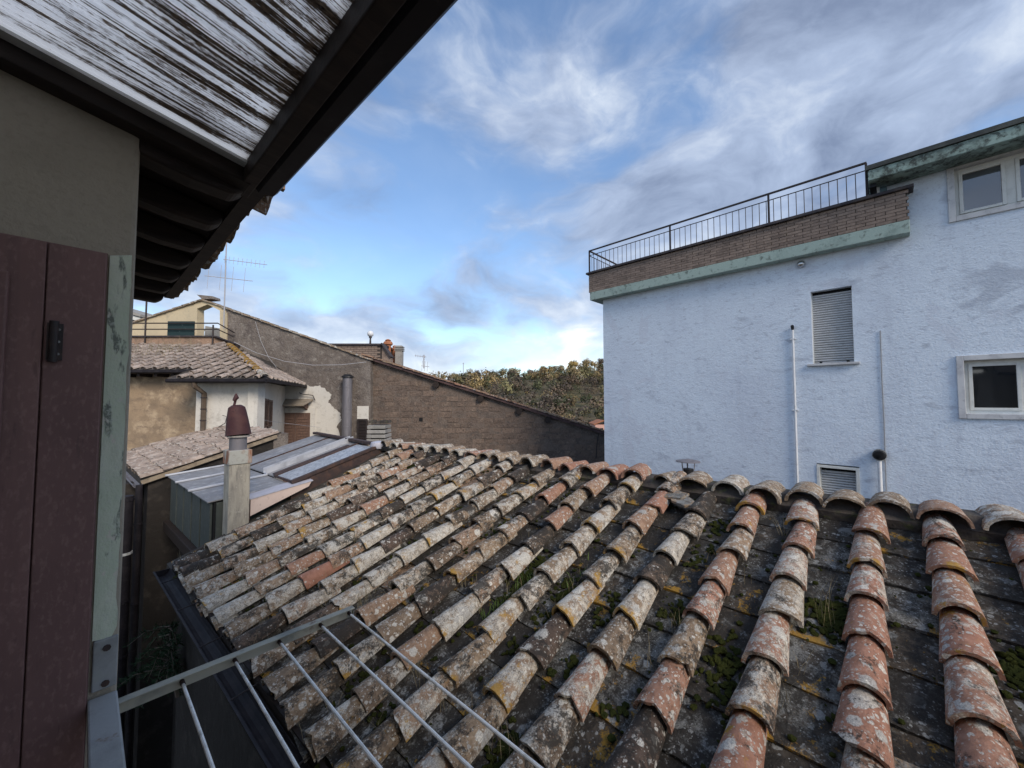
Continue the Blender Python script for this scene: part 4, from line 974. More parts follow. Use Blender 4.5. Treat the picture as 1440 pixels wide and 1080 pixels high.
def build_ochre():
    gr = random.Random(31)
    B = thing('ochre_house', 'house with sunlit ochre wall, white wing and hipped clay tile roof', 'house', gp(-9.3, 13, GZ))
    O = V((0, 0, 0))
    hz = lambda d: ZE1 + HS * (d - D1)
    g = MB(); g.box(O, R0, F0, (-14.5, -8.98), (11.75, 12.1), (GZ, hz(11.75) - .06)); g.build('ochre_wall', M['ochre'], B)
    g = MB(); g.box(O, R0, F0, (-8.96, -7.20), (11.0, 11.3), (GZ, hz(11.0) - .05)); g.box(O, R0, F0, (-8.96, -8.7), (11.3, 12.1), (GZ, hz(11.0))); g.build('white_wall', M['whitewash'], B)
    a = gp(-7.2, 11.0, 0); b = gp(-8.75, 14.98, 0); sd = (b - a).normalized(); sn = V((sd.y, -sd.x, 0))
    if sn.dot(R0) < 0: sn = -sn
    g = MB(); g.prism([a + Z * GZ, b + Z * GZ, b + Z * .56, a + Z * .56], -sn * .25); g.build('side_wall', M['whitewash'], B)
    # corner pilaster strip
    g = MB(); g.box(O, R0, F0, (gx(355, 11), -7.19), (10.965, 11.2), (GZ, hz(10.9) - .05)); g.build('corner_strip', M['whitewash'], B)
    # roof planes
    x_hip0, x_hip1 = -6.72, -10.4
    hipx = lambda d: x_hip0 + (x_hip1 - x_hip0) * (d - D1) / (DT - D1)
    hipd = lambda x: D1 + (x - x_hip0) / (x_hip1 - x_hip0) * (DT - D1)
    g = MB(); T = lambda x, d, h=0: gp(x, d, hz(d) + h)
    top = gp(-10.4, DT, hz(DT)); bk = gp(-8.0, 15.0, .585)
    g.prism([T(-14.5, D0), T(-9.30, D0), T(-9.30, D1), T(x_hip0, D1), T(x_hip1, DT), T(-14.5, DT)], Z * -.07); rf = g.build('roof', M['deck'], B)
    tp2 = gp(-9.4, 15.0, hz(DT) - .5)
    g = MB(); g.prism([T(x_hip0, D1), bk, tp2, top], Z * -.07); g.build('roof_side', M['deck'], rf)
    def cf(g_, kind, a_, r):
        if kind: return (0., g_.uniform(.0, .12), g_.uniform(.85, 1.), g_.uniform(0, .1))
        return (g_.uniform(.35, .62), g_.uniform(.65, 1.), g_.uniform(.3, .65), g_.uniform(0, .25) + (.55 if (r < .3 and a_ > 4.6) else 0))
    x0 = -14.2
    def trim(aa):
        x = x0 + aa; lo = .75 if x < -9.35 else 0.
        return lo, min(DT - D1, hipd(x) - D1 - .05)
    tiled_slope(rf, gp(x0, D1, ZE1 + .0), R0, F0, -6.85 - x0, DT - D1, HS, FARCOV, FARPAN, .345, .345, cf, gr, trim)
    # tiles of the side hip, laid across
    X = (sd.cross(Z) * -1); 
    for i in range(12):
        u = (i + .5) / 12; p0 = T(x_hip0, D1).lerp(bk, u); p1 = T(x_hip0, D1).lerp(top, u * .96) if True else None
        d = (p1 - p0)
        if d.length < .3: d = (top - p0)
        dn = d.normalized(); side = dn.cross(Z).normalized(); n_ = side.cross(dn)
        L = min((p1 - p0).length, 1.6); k = 0
        while k * .36 < L - .15:
            inst('cover_tile', gr.choice(FARCOV), rf, p0 + dn * k * .36 + n_ * .04, basis(dn, n_.cross(dn), n_), cf(gr, 0, 0, 1)); k += 1
    # mossy hip tiles
    p = T(x_hip0, D1); L = (top - p).length; dn = (top - p).normalized(); side = dn.cross(Z).normalized(); n_ = side.cross(dn)
    for k in range(int(L / .34)):
        inst('hip_tile', gr.choice(COVERS), rf, p + dn * k * .34 + n_ * .07, basis(dn, n_.cross(dn), n_), (.3, .4, .35, 1.) if k > 1 else (.5, .8, .3, .4))
    # gutters, soffits and downpipe
    def gut(x0_, x1_, d, z):
        g = MB(); pr = [(-.06, .03), (-.06, -.04), (-.03, -.07), (.03, -.07), (.05, -.04), (.05, .03)]
        g.prism([gp(x0_, d + a_, z + c_) for a_, c_ in pr], R0 * (x1_ - x0_)); g.build('gutter', M['gutter'], B)
    gut(-14.5, -9.32, D0 - .03, ZE0 - .02); gut(-9.36, -6.66, D1 - .03, ZE1 - .02)
    g = MB(); q = T(x_hip0, D1, -.03); g.bar(q + R0 * .03, bk + R0 * .03 - Z * .02, .08, .08); g.build('gutter', M['gutter'], B)
    g = MB(); g.box(O, R0, F0, (-14.5, -9.0), (D0 + .03, 11.75), (ZE0 - .09, ZE0 - .05)); g.box(O, R0, F0, (-8.98, -6.8), (D1 + .03, 11.0), (ZE1 - .085, ZE1 - .05)); g.build('soffit', M['darkwood'], B)
    for i in range(9):
        x = -13.5 + i * .5
        g = MB(); g.box(O, R0, F0, (x, x + .08), (D0 + .04, 11.75), (ZE0 - .18, ZE0 - .092)); g.build('rafter_tail', M['darkwood'], B)
    d = 10.88; g = MB()
    g.tube([gp(gx(273, D1), D1, gz(534, D1)), gp(gx(273, D1), D1, gz(543, D1)), gp(gx(287, d), d, gz(553, d)), gp(gx(287, d), d, gz(606, d)), gp(gx(287, d), d, -3)], .065, 10); dp = g.build('downpipe', stained('brown_downpipe', (.10, .075, .055), [L_(5, .45, .65, (.14, .11, .085))]), B, smooth=True)
    for py in (560, 576, 592): g = MB(); q = gp(gx(287, d), d, gz(py, d)); g.tube([q, q + Z * .03], .078, 10); g.build('clip', M['iron'], dp)
    # narrow louvred shutter on the receding side wall
    def onside(px, py): return onplane(px, py, sn, sn.dot(a))
    p0 = onside(368, 601); p1 = onside(380, 601); p2 = onside(368, 561); w = (p1 - p0).length
    g = MB(); g.prism([p0 - Z * .04 + sn * .002, p1 - Z * .04 + sn * .002, p1 + Z * (p2.z - p0.z + .04) + sn * .002, p0 + Z * (p2.z - p0.z + .04) + sn * .002], sn * .015); wn = g.build('side_window', M['wood'], B)
    for k in range(2): louvre(wn, p0 + (p1 - p0) * (k / 2) + sn * .02, sd, sn, w / 2 - .01, p2.z - p0.z, 16, M['wood'], .04)
    # broken-wire bracket on the white wall
    g = MB(); d = 10.9; g.tube([gp(gx(314, d), d, gz(584, d)), gp(gx(320, d), d, gz(586, d)), gp(gx(318, d), d, gz(595, d)), gp(gx(305, d), d, gz(603, d))], .010, 6); g.build('wire_bracket', M['iron'], B)
    # terrace above: brick parapet with coping
    g = MB(); xa, xb = gx(150, 14.2), gx(300, 14.2); zt = gz(474.5, 14.2); zb = hz(DT) - .25
    g.box(O, R0, F0, (xa, xb), (14.15, 14.4), (zb, zt)); q0 = gp(xb, 14.15, 0); q1 = gp(gx(334, 15), 14.98, 0); g.prism([q0 + Z * zb, q1 + Z * (zb - .4), q1 + Z * (gz(487, 15)), q0 + Z * zt], F0 * .2); g.build('terrace_parapet', stained('old_parapet_brick', (.36, .235, .165), [L_(3, .45, .62, (.24, .17, .125)), L_(10, .5, .66, (.16, .12, .09), .7, (1, 1, 3)), L_(20, .58, .7, (.46, .37, .29), .6)], bumps=[(20, .6, .02, (1, 1, 3))]), B)
    g = MB(); g.box(O, R0, F0, (xa, xb + .02), (14.08, 14.45), (zt + .003, zt + .05)); g.bar(q0 + Z * (zt + .025) - F0 * .03, q1 + Z * gz(486, 15), .2, .05); g.build('terrace_coping', M['coping'], B)
    # terrace railing
    zr1, zr2 = gz(454.5, 14.2), gz(463, 14.2); xe = gx(303, 14.2); e1 = gp(gx(327, 14.9), 14.9, gz(468, 14.9)); e2 = gp(gx(327, 14.9), 14.9, gz(474, 14.9))
    g = MB(); g.tube([gp(xa, 14.2, zr1), gp(xe, 14.2, zr1), e1], .022, 6); g.tube([gp(xa, 14.2, zr2), gp(xe, 14.2, zr2), e2], .02, 6); rl = g.build('terrace_railing', M['iron'], B)
    for px, y0, y1 in ((296, 457, 486), (200, 424, 482)):
        g = MB(); x = gx(px, 14.1); g.tube([gp(x, 14.12, gz(y1, 14.12)), gp(x, 14.12, gz(y0, 14.12))], .028, 6); g.build('post', M['iron'], rl)
    g = MB(); g.box(O, R0, F0, (gx(233, 14.3), gx(271, 14.3)), (14.27, 14.29), (gz(472, 14.3), gz(452, 14.3))); tag(g.build('tarpaulin', M['banner']), 'dark green tarpaulin with pale flecks tied to the terrace railing', 'tarpaulin')
    # dry weeds on the roof's left
    w = MB()
    for _ in range(160):
        p = gp(gr.uniform(-13.2, -11.2), gr.uniform(12.4, 14), 0); p.z = hz(p.dot(F0)) + .02; dd = V((gr.gauss(0, 1), gr.gauss(0, 1), 0)).normalized(); s = dd.cross(Z) * .006; h = gr.uniform(.15, .5)
        w.add([p - s, p + s, p + Z * h + dd * h * .4], [(0, 1, 2)])
    tag(w.build('dry_weeds', M['straw']), 'dry straw-coloured weeds on the hipped roof under the terrace', 'weeds', kind='stuff')
build_ochre()

# ================================================================== GABLE WALL, STONE HOUSE, ROOFTOP THINGS
def verge_tiles(parent, p0, p1, n, gr, colf, wd=F0):
    d = (p1 - p0); dn = d.normalized(); nn = dn.cross(wd); nn = nn if nn.z > 0 else -nn
    for k in range(n):
        # laid from the low end up, each lapping over the one below
        p = p0 + d * (k / n)
        inst('coping_tile', gr.choice(COPING), parent, p + nn * .02, basis(dn, nn.cross(dn), nn) @ Matrix.Rotation(gr.gauss(0, .04), 3, 'Z') @ Matrix.Rotation(.05 + gr.gauss(0, .012), 3, 'Y'), colf(gr))
def build_gable():
    gr = random.Random(44); d = DG
    B = thing('gable_wall', 'tall gable wall, yellow with a doorway opening on the left, grey stone right', 'wall', gp(-9, d, GZ))
    q = lambda px, py: PF(px, py, d)
    zf = gz(640, d)
    bot = lambda px: q(px, 640)
    yl = [bot(140), q(140, 470), q(286, 422), q(318, 433.6), bot(318), bot(310), q(310, 437), q(292, 428), q(277, 434), bot(277)]
    g = MB(); g.prism(yl, F0 * .35); g.build('plaster_part', M['yellow'], B)
    st = [bot(318), q(318, 433.6), q(521, 506.2), bot(521)]
    g = MB(); g.prism([p + F0 * .004 for p in st], F0 * .35); g.build('stone_part', M['stonewall'], B)
    # pale quoin strip and corner of the opening
    g = MB(); g.prism([bot(310.5), q(310.5, 437), q(320, 440), bot(320)], F0 * -.05); g.build('pier', M['yellow'], B)
    # whitewashed lower part, ragged top and right edge
    wl = [(385, 640), (385, 546), (400, 543), (415, 542), (425, 540), (438, 544), (448, 542), (456, 546), (466, 556), (462, 566), (470, 574), (478, 580), (480, 590), (474, 600), (479, 612), (482, 640)]
    w2 = []
    for (xa, ya), (xb, yb) in zip(wl[1:], wl[2:]):
        for k in range(5):
            u = k / 5; w2.append((xa + (xb - xa) * u + gr.uniform(-1.1, 1.1), ya + (yb - ya) * u + gr.uniform(-1.1, 1.1)))
    wl = [wl[0]] + w2 + [wl[-1]]
    g = MB(); g.prism([q(*p) for p in wl], F0 * -.012); g.build('whitewash_patch', M['whitewash'], B)
    cf = lambda g_: (g_.uniform(.35, .6), g_.uniform(.5, .9), g_.uniform(.3, .6), g_.uniform(0, .2))
    verge_tiles(B, q(523, 507.5) + F0 * .13, q(288, 423.5) + F0 * .13, 17, gr, cf); verge_tiles(B, q(140, 471) + F0 * .13, q(284, 423.5) + F0 * .13, 11, gr, cf)
    g = MB(); c = q(288, 420); g.prism([c + R0 * -.32 + Z * .16, c + R0 * .30 + Z * .10, c + R0 * .32 + Z * .0, c + R0 * -.1 - Z * .02], F0 * .4); g.build('ridge_stone', M['stonewall'], B)
    # brown double door with canopy
    F = d - .03
    D = MB(); D.box(V((0, 0, 0)), R0, F0, (gx(393, F), gx(444, F)), (F - .05, F - .002), (-3.6, gz(574, F))); dr = D.build('door_surround', M['whitewash'], B)
    for a_, b_ in ((398, 417.7), (418.3, 438)):
        g = MB(); x0, x1 = gx(a_, F), gx(b_, F); z1 = gz(580.5, F); g.box(V((0, 0, 0)), R0, F0, (x0, x1), (F - .075, F - .052), (-3.55, z1)); lf = g.build('door_leaf', M['wood'], dr)
        m_ = .075; n_ = 26; h_ = (z1 - .1 + 3.4) / n_; me = None
        for k in range(n_):
            p = gp((x0 + x1) / 2, F - .085, -3.45 + k * h_)
            if me is None:
                s = MB(); s.prism([gp(x0 + m_, F - .078, -3.45), gp(x0 + m_, F - .092, -3.45 + .01), gp(x0 + m_, F - .078, -3.45 + h_ * .8)], R0 * (x1 - x0 - 2 * m_)); o = s.build('slat', M['wood'], lf, base=p); me = o.data
            else: inst('slat', me, lf, p)
    g = MB(); x0, x1 = gx(388, F), gx(441, F); za, zb = gz(561, F), gz(569, F - .5)
    g.prism([gp(x0 + .1, F, za), gp(x0, F - .55, zb), gp(x0, F - .55, zb - .05), gp(x0 + .1, F, za - .05)], R0 * (x1 - x0 - .1)); cp = g.build('canopy', stained('canopy_board', (.30, .255, .20), [L_(4, .45, .65, (.20, .17, .13)), L_(15, .55, .7, (.38, .34, .28), .7)]), B)
    for x in (x0 + .15, x1 - .25): g = MB(); g.prism([gp(x, F, za - .05), gp(x, F - .45, zb - .03), gp(x, F, za - .45)], R0 * .06); g.build('bracket', M['wood'], cp)
    g = MB(); g.tube([PF(421, 552, F - .1), PF(424, 554, F - .1), PF(440, 556, F - .1), PF(443, 563, F - .1)], .018, 6); g.build('bent_pipe', M['iron'], B)
    # recess with pale board and dark louvre by the metal flue
    g = MB(); g.box(V((0, 0, 0)), R0, F0, (gx(503, d), gx(519, d)), (d - .02, d + .003), (gz(591, d), gz(571, d))); g.build('pale_board', M['whitewash'], B)
    x0, x1 = gx(504, d), gx(518, d); g = MB(); g.box(V((0, 0, 0)), R0, F0, (x0, x1), (d - .03, d + .002), (gz(640, d), gz(589, d))); wn = g.build('louvred_window', M['gap'], B)
    louvre(wn, gp(x0, d - .035, gz(640, d)), R0, -F0, x1 - x0, gz(589, d) - gz(640, d), 22, M['iron'], .05)
    t = thing('metal_flue', 'tall round grey metal flue standing against the gable wall', 'flue', gp(gx(488.5, 14.7), 14.7, -3.6))
    c = gp(gx(488.5, 14.7), 14.7, 0); g = MB(); g.tube([c + Z * -3.6, c + Z * gz(531, 14.7)], .175, 18); g.build('pipe', M['galv'], t, smooth=True)
    g = MB(); zt = gz(531, 14.7); g.tube([c + Z * zt, c + Z * (zt + .04), c + Z * (zt + .12)], [.23, .22, .12], 18); g.build('cap', M['black'], t)
    for py in (545, 575, 600): g = MB(); z = gz(py, 14.7); g.tube([c + Z * z, c + Z * (z + .03)], .183, 18); g.build('band', M['galv'], t)
build_gable()
def build_stone_house():
    gr = random.Random(55); d = 15.3
    B = thing('stone_house', 'brown stone house whose long sloping roof edge runs down to the white building', 'house', gp(-1, d, GZ))
    q = lambda px, py: PF(px, py, d)
    y = lambda px: 507 + (px - 520) * (612 - 507) / 330.
    bt = [PF(505, 760, d), PF(960, 760, d)]
    g = MB(); g.prism([bt[0], PF(505, y(505) - 2.2, d), q(960, y(960) - 2.2), bt[1]], F0 * .4); wall = g.build('wall', M['tuffback'], B)
    # tuff blocks course by course, the upper wall that shows above the ridge
    bw, bh = .46, .215; n = 0; meshes = []
    for i in range(8):
        m = MB(); j = [V((gr.uniform(-.012, .012), 0, gr.uniform(-.010, .010))) for _ in range(4)]; w = bw - .02; h = bh - .016; b = .02
        f = [V((-w / 2, 0, 0)), V((w / 2, 0, 0)), V((w / 2, 0, h)), V((-w / 2, 0, h))]
        m.v = [R0 * p.x + Z * p.z + F0 * .03 for p in f] + [R0 * (p.x * .95 + jj.x) + Z * (b + (p.z - b) * .9 + jj.z) - F0 * gr.uniform(.0, .018) for p, jj in zip(f, j)]
        m.f = [(4, 5, 6, 7), (0, 1, 5, 4), (1, 2, 6, 5), (2, 3, 7, 6), (3, 0, 4, 7)]
        o = m.build('block', M['tuff'], wall, base=V((0, 0, 0))); meshes.append(o.data); bpy.data.objects.remove(o)
    zlow = gz(648, d); row = 0; z = zlow
    while z < 2.0 and n < 300:
        x = gx(519, d) - gr.uniform(0, bw); kz = gr.uniform(.85, 1.15)
        while x < gx(862, d):
            px = 720 + (x + bw / 2) / d * FPX; ztop = gz(y(px), d)
            kx = gr.uniform(.7, 1.3); x += bw * kx / 2
            if z + bh < ztop - .16 and x - bw / 2 > gx(518, d) and n < 300 and gr.random() > .06:
                o = inst('block', gr.choice(meshes), wall, gp(x, d - gr.uniform(-.012, .012), z + gr.uniform(-.01, .01)), basis(R0 * kx, F0, Z * kz) @ basis(R0, F0, Z).transposed()); n += 1
            x += bw * kx / 2
        z += bh * kz; row += 1
    # roof: slab falling to the right, tiles along the verge
    r0, r1 = PF(512, y(512) - 1, d), PF(960, y(960) - 1, d)
    dn = (r1 - r0).normalized(); nn = F0.cross(dn); nn = nn if nn.z > 0 else -nn
    g = MB(); g.prism([r0 - F0 * .18, r1 - F0 * .18, r1 - F0 * .18 + nn * .10, r0 - F0 * .18 + nn * .10], F0 * 7); rf = g.build('roof', stained('purple_brown_boards', (.10, .062, .06), [L_(4, .45, .65, (.06, .042, .042))]), B)
    cf = lambda g_: (g_.uniform(.55, .85), g_.uniform(.15, .55), g_.uniform(.4, .7), g_.uniform(0, .2))
    for row_ in range(3): verge_tiles(rf, r1 + nn * .10 + F0 * (row_ * .34 - .03), r0 + nn * .10 + F0 * (row_ * .34 - .03), 31, gr, cf)
    for px in (614, 676, 730, 770):
        c = PF(px, y(px) + 4, d); g = MB(); g.tube([c + F0 * .1, c - F0 * .16], .13, 8); g.build('purlin_end', M['darkwood'], B)
    g = MB(); c = q(592, 590); g.box(c, R0, F0, (-.07, .07), (-.02, .05), (-.07, .07)); g.build('iron_plate', M['gap'], B)
    g = MB(); g.tube([PF(843, 605, d - .1), PF(840, 618, d - .1), PF(838, 645, d - .1)], .02, 5); g.build('hanging_cable', M['iron'], B)
build_stone_house()
def rooftop_bits():
    O = V((0, 0, 0))
    # brick roof room
    d = 18.; t = thing('brick_roof_room', 'low brick roof room with dark coping behind the gable wall', 'building', gp(gx(505, d), d + 1.5, .4))
    x0, x1 = gx(445, d), gx(536, d); zt = gz(486, d)
    g = MB(); g.box(O, R0, F0, (x0, x1), (d, d + 3), (0, zt)); w = g.build('wall', M['brickjoint'], t)
    me = None; n = 0
    for r in range(10):
        z = zt - .09 * (r + 1); x = x0 + (.14 if r % 2 else 0) + .01
        while x + .27 < x1:
            if me is None:
                m = MB(); m.box(O, R0, F0, (x, x + .262), (d - .012, d + .02), (z, z + .075)); o = m.build('brick', M['brick'], w, base=gp(x, d, z)); me = o.data
            else: inst('brick', me, w, gp(x, d, z))
            x += .28
    g = MB(); g.box(O, R0, F0, (x0 - .05, x1 + .06), (d - .08, d + 3.1), (zt + .003, zt + .09)); g.build('coping', M['coping'], t)
    g = MB(); p = gp(x1 + .02, d - .02, zt); g.prism([p + Z * .06, p + R0 * .42 - Z * .55, p + R0 * .42 - Z * 1.2, p - Z * 1.2], F0 * .3); g.build('side_wing', M['brick'], t); g = MB(); g.bar(p + Z * .10 + F0 * .1, p + R0 * .45 - Z * .55 + F0 * .1, .5, .05); g.build('wing_coping', M['coping'], t)
    # globe lamp
    c = gp(gx(518.5, d), d + .1, zt + .09); t = thing('globe_lamp', 'glass globe lamp on a short post above the brick roof room', 'lamp', c)
    g = MB(); g.tube([c, c + Z * .30], [.05, .035], 8); g.tube([c + Z * .28, c + Z * .34], .07, 8); g.build('post', M['iron'], t)
    g = MB(); pts = []; rs = []
    for k in range(9):
        a = math.pi * k / 8; pts.append(c + Z * (.48 - .15 * math.cos(a))); rs.append(max(.15 * math.sin(a), .01))
    g.tube(pts, rs, 14); g.build('globe', M['globe'], t, smooth=True)
    # terracotta pots
    for px, py, s, lab in ((545.5, 494, 1., 'taller terracotta chimney pot with flared rim beside the brick roof room'), (550.5, 497, .72, 'smaller terracotta chimney pot behind the taller one')):
        dd = 19.; c = PF(px, py, dd) + (F0 * .5 if s < 1 else O)
        t = thing('chimney_pot', lab, 'chimney pot', c - Z * .8, 'terracotta chimney pots')
        g = MB(); g.tube([c - Z * .8, c + Z * .28 * s], .13 * s + .02, 12); g.build('shaft', M['terracotta'], t, smooth=True)
        g = MB(); z = c + Z * .28 * s; g.tube([z, z + Z * .05, z + Z * .12 * s, z + Z * .2 * s], [.15 * s, .23 * s, .23 * s, .18 * s], 12); g.build('rim', M['terracotta'], t)
        g = MB(); z = c + Z * .48 * s; g.tube([z, z + Z * .06, z + Z * .12], [.10 * s, .15 * s, .05], 12); g.build('cap', M['terracotta'], t)
    dd = 19.; c = PF(561.5, 507, dd); t = thing('chimney', 'grey chimney with stacked slab cap behind the stone house roof', 'chimney', c - Z * .8)
    g = MB(); g.box(c, R0, F0, (-.16, .16), (-.16, .16), (-.8, .46)); g.build('shaft', M['concrete'], t)
    for k in range(3): g = MB(); g.box(c, R0, F0, (-.2, .2), (-.2, .2), (.47 + k * .085, .515 + k * .085)); g.box(c, R0, F0, (-.14, .14), (-.14, .14), (.515 + k * .085, .555 + k * .085)); g.build('slab', M['concrete'], t)
    # aerials
    def aerial(label, base, h, booms):
        t = thing('aerial', label, 'aerial', base, 'television aerials')
        g = MB(); g.tube([base, base + Z * h], .022 * base.dot(F0) / 15, 6); g.build('mast', M['wire'], t)
        for z, a, b, n_, L, vert in booms:
            p0 = base + Z * z + R0 * a - F0 * .1; p1 = base + Z * (z - .05 * (b - a)) + R0 * b + F0 * .3
            g = MB(); g.tube([p0, p1], .013, 5)
            for k in range(n_):
                c = p0.lerp(p1, (k + .3) / n_); v = (Z + R0 * .06) * L / 2 if vert else (Z * L / 2 * .6 + F0 * .1)
                g.tube([c - v, c + v], .008, 4)
            g.build('boom', M['wire'], t)
    b = PF(314.5, 462, 14.7); aerial('tall television aerial with two booms on the gable wall', b, gz(338, 14.7) - b.z, [(gz(366, 14.7) - b.z, -.02, 1.4, 10, .28, True), (gz(389, 14.7) - b.z, -.72, .85, 4, .95, True)])
    b = PF(596, 518, 19.); aerial('small television aerial above the stone house roof', b, gz(499, 19.) - b.z, [(.62, -.42, .05, 5, .12, True), (.12, -.1, .2, 3, .5, True)])
    # slender post beyond the roof
    b = PF(651.5, 527, 24.); g = MB(); g.tube([b, b + Z * .75], .02, 5); g.tube([b + Z * .7 - R0 * .05, b + Z * .7 + R0 * .05], .012, 4); tag(g.build('roof_pole', M['wire']), 'thin bare pole rising beyond the stone house roof', 'pole')
    # stacked-slab chimney behind the lean-to
    dd = 8.5; c = PF(533, 622, dd); t = thing('slab_chimney', 'squat chimney of stacked concrete slabs with mossy top behind the lean-to', 'chimney', c - Z * .9)
    g = MB(); g.box(c, R0, F0, (-.17, .17), (-.15, .2), (-.9, .0)); g.build('base', M['concrete'], t)
    for k in range(4): g = MB(); a = .005 * k; g.box(c, R0, F0, (-.205 + a, .20 - a), (-.2, .24), (.01 + k * .098, .083 + k * .098)); g.build('slab', M['concrete'], t, bev=.008); 
    g = MB(); g.box(c, R0, F0, (-.13, .13), (-.13, .15), (0, .36)); g.build('core', M['gap'], t)
    gr = random.Random(77)
    for k in range(5):
        z = .41 + ru(0, .01); x = -.17 + k * .082
        g = MB(); g.prism([c + R0 * (x - .03) + Z * z, c + R0 * (x + .05) + Z * z, c + R0 * (x + .04) + Z * (z + ru(.03, .07)), c + R0 * (x - .02) + Z * (z + ru(.03, .06))], F0 * .3); g.v = [v - F0 * .1 for v in g.v]; g.build('top_stone', M['mortar'], t)
    # small pale bucket-like lump on the lean-to top
    c = PF(532, 624, 7.2); g = MB(); g.tube([c - Z * .08, c - Z * .03, c + Z * .03, c + Z * .05], [.13, .15, .13, .05], 12); tag(g.build('basin', M['lilac'], smooth=True), 'upturned pale basin beside the slab chimney', 'basin')
    # block seen through the opening
    dd = 17.; c = PF(297, 476, dd); t = thing('roof_stack', 'grey block stack seen through the gable opening', 'chimney', c - Z * 2)
    g = MB(); g.prism([c + R0 * -.42 - Z * 2, c + R0 * .45 - Z * 2, c + R0 * .42 + Z * .44, c + R0 * -.28 + Z * .56], F0 * .6); g.build('shaft', M['concrete'], t)
    # far roof at the left edge
    dd = 24.; c = PF(196, 446, dd); t = thing('far_roof', 'corner of a far roof with white fascia left of the gable', 'roof', c - Z * 3)
    g = MB(); g.prism([c + R0 * .05 + Z * -.02, c + R0 * -6 + Z * 1.6, c + R0 * -6 + Z * 1.3, c + R0 * .05 - Z * .28], F0 * 5); g.build('fascia', M['winframe'], t)
    g = MB(); g.prism([c + R0 * .15 + Z * .0, c + R0 * -6 + Z * 1.67, c + R0 * -6 + Z * 1.9, c + R0 * .15 + Z * .16], F0 * 5.2); g.v = [v - F0 * .1 for v in g.v]; g.build('roof', M['concrete'], t)
    g = MB(); g.prism([c + R0 * -.2 - Z * .3, c + R0 * -6 + Z * 1.25, c + R0 * -6 - Z * 3, c + R0 * -.2 - Z * 3], F0 * 4.5); g.v = [v + F0 * .3 for v in g.v]; g.build('wall', M['stonewall'], t)
    # wires strung to the gable wall
    def wire(label, pts, r=.010):
        g = MB(); P = [PF(*p) for p in pts]; Q = []
        for i in range(len(P) - 1):
            for k in range(6): Q.append(P[i].lerp(P[i + 1], k / 6))
        Q.append(P[-1]); g.tube(Q, r, 5); tag(g.build('overhead_wire', M['wire']), label, 'wire')
    wire('pale wire sagging from the terrace corner across the gable wall', [(329, 481, 14.8), (360, 496, 14.8), (400, 508, 14.8), (440, 513.5, 14.8), (480, 513, 14.8), (515, 509, 14.85)])
    wire('thin wire slanting down the stone gable to the hipped roof', [(359, 452, 14.85), (367, 480, 14.85), (378, 503, 14.8), (390, 518, 14.7), (402, 531, 14.6)], .007)
    wire('low wire running in front of the brown double door', [(346, 586, 10.9), (370, 591, 11.5), (400, 595, 13), (450, 601, 14.8)], .006)
rooftop_bits()

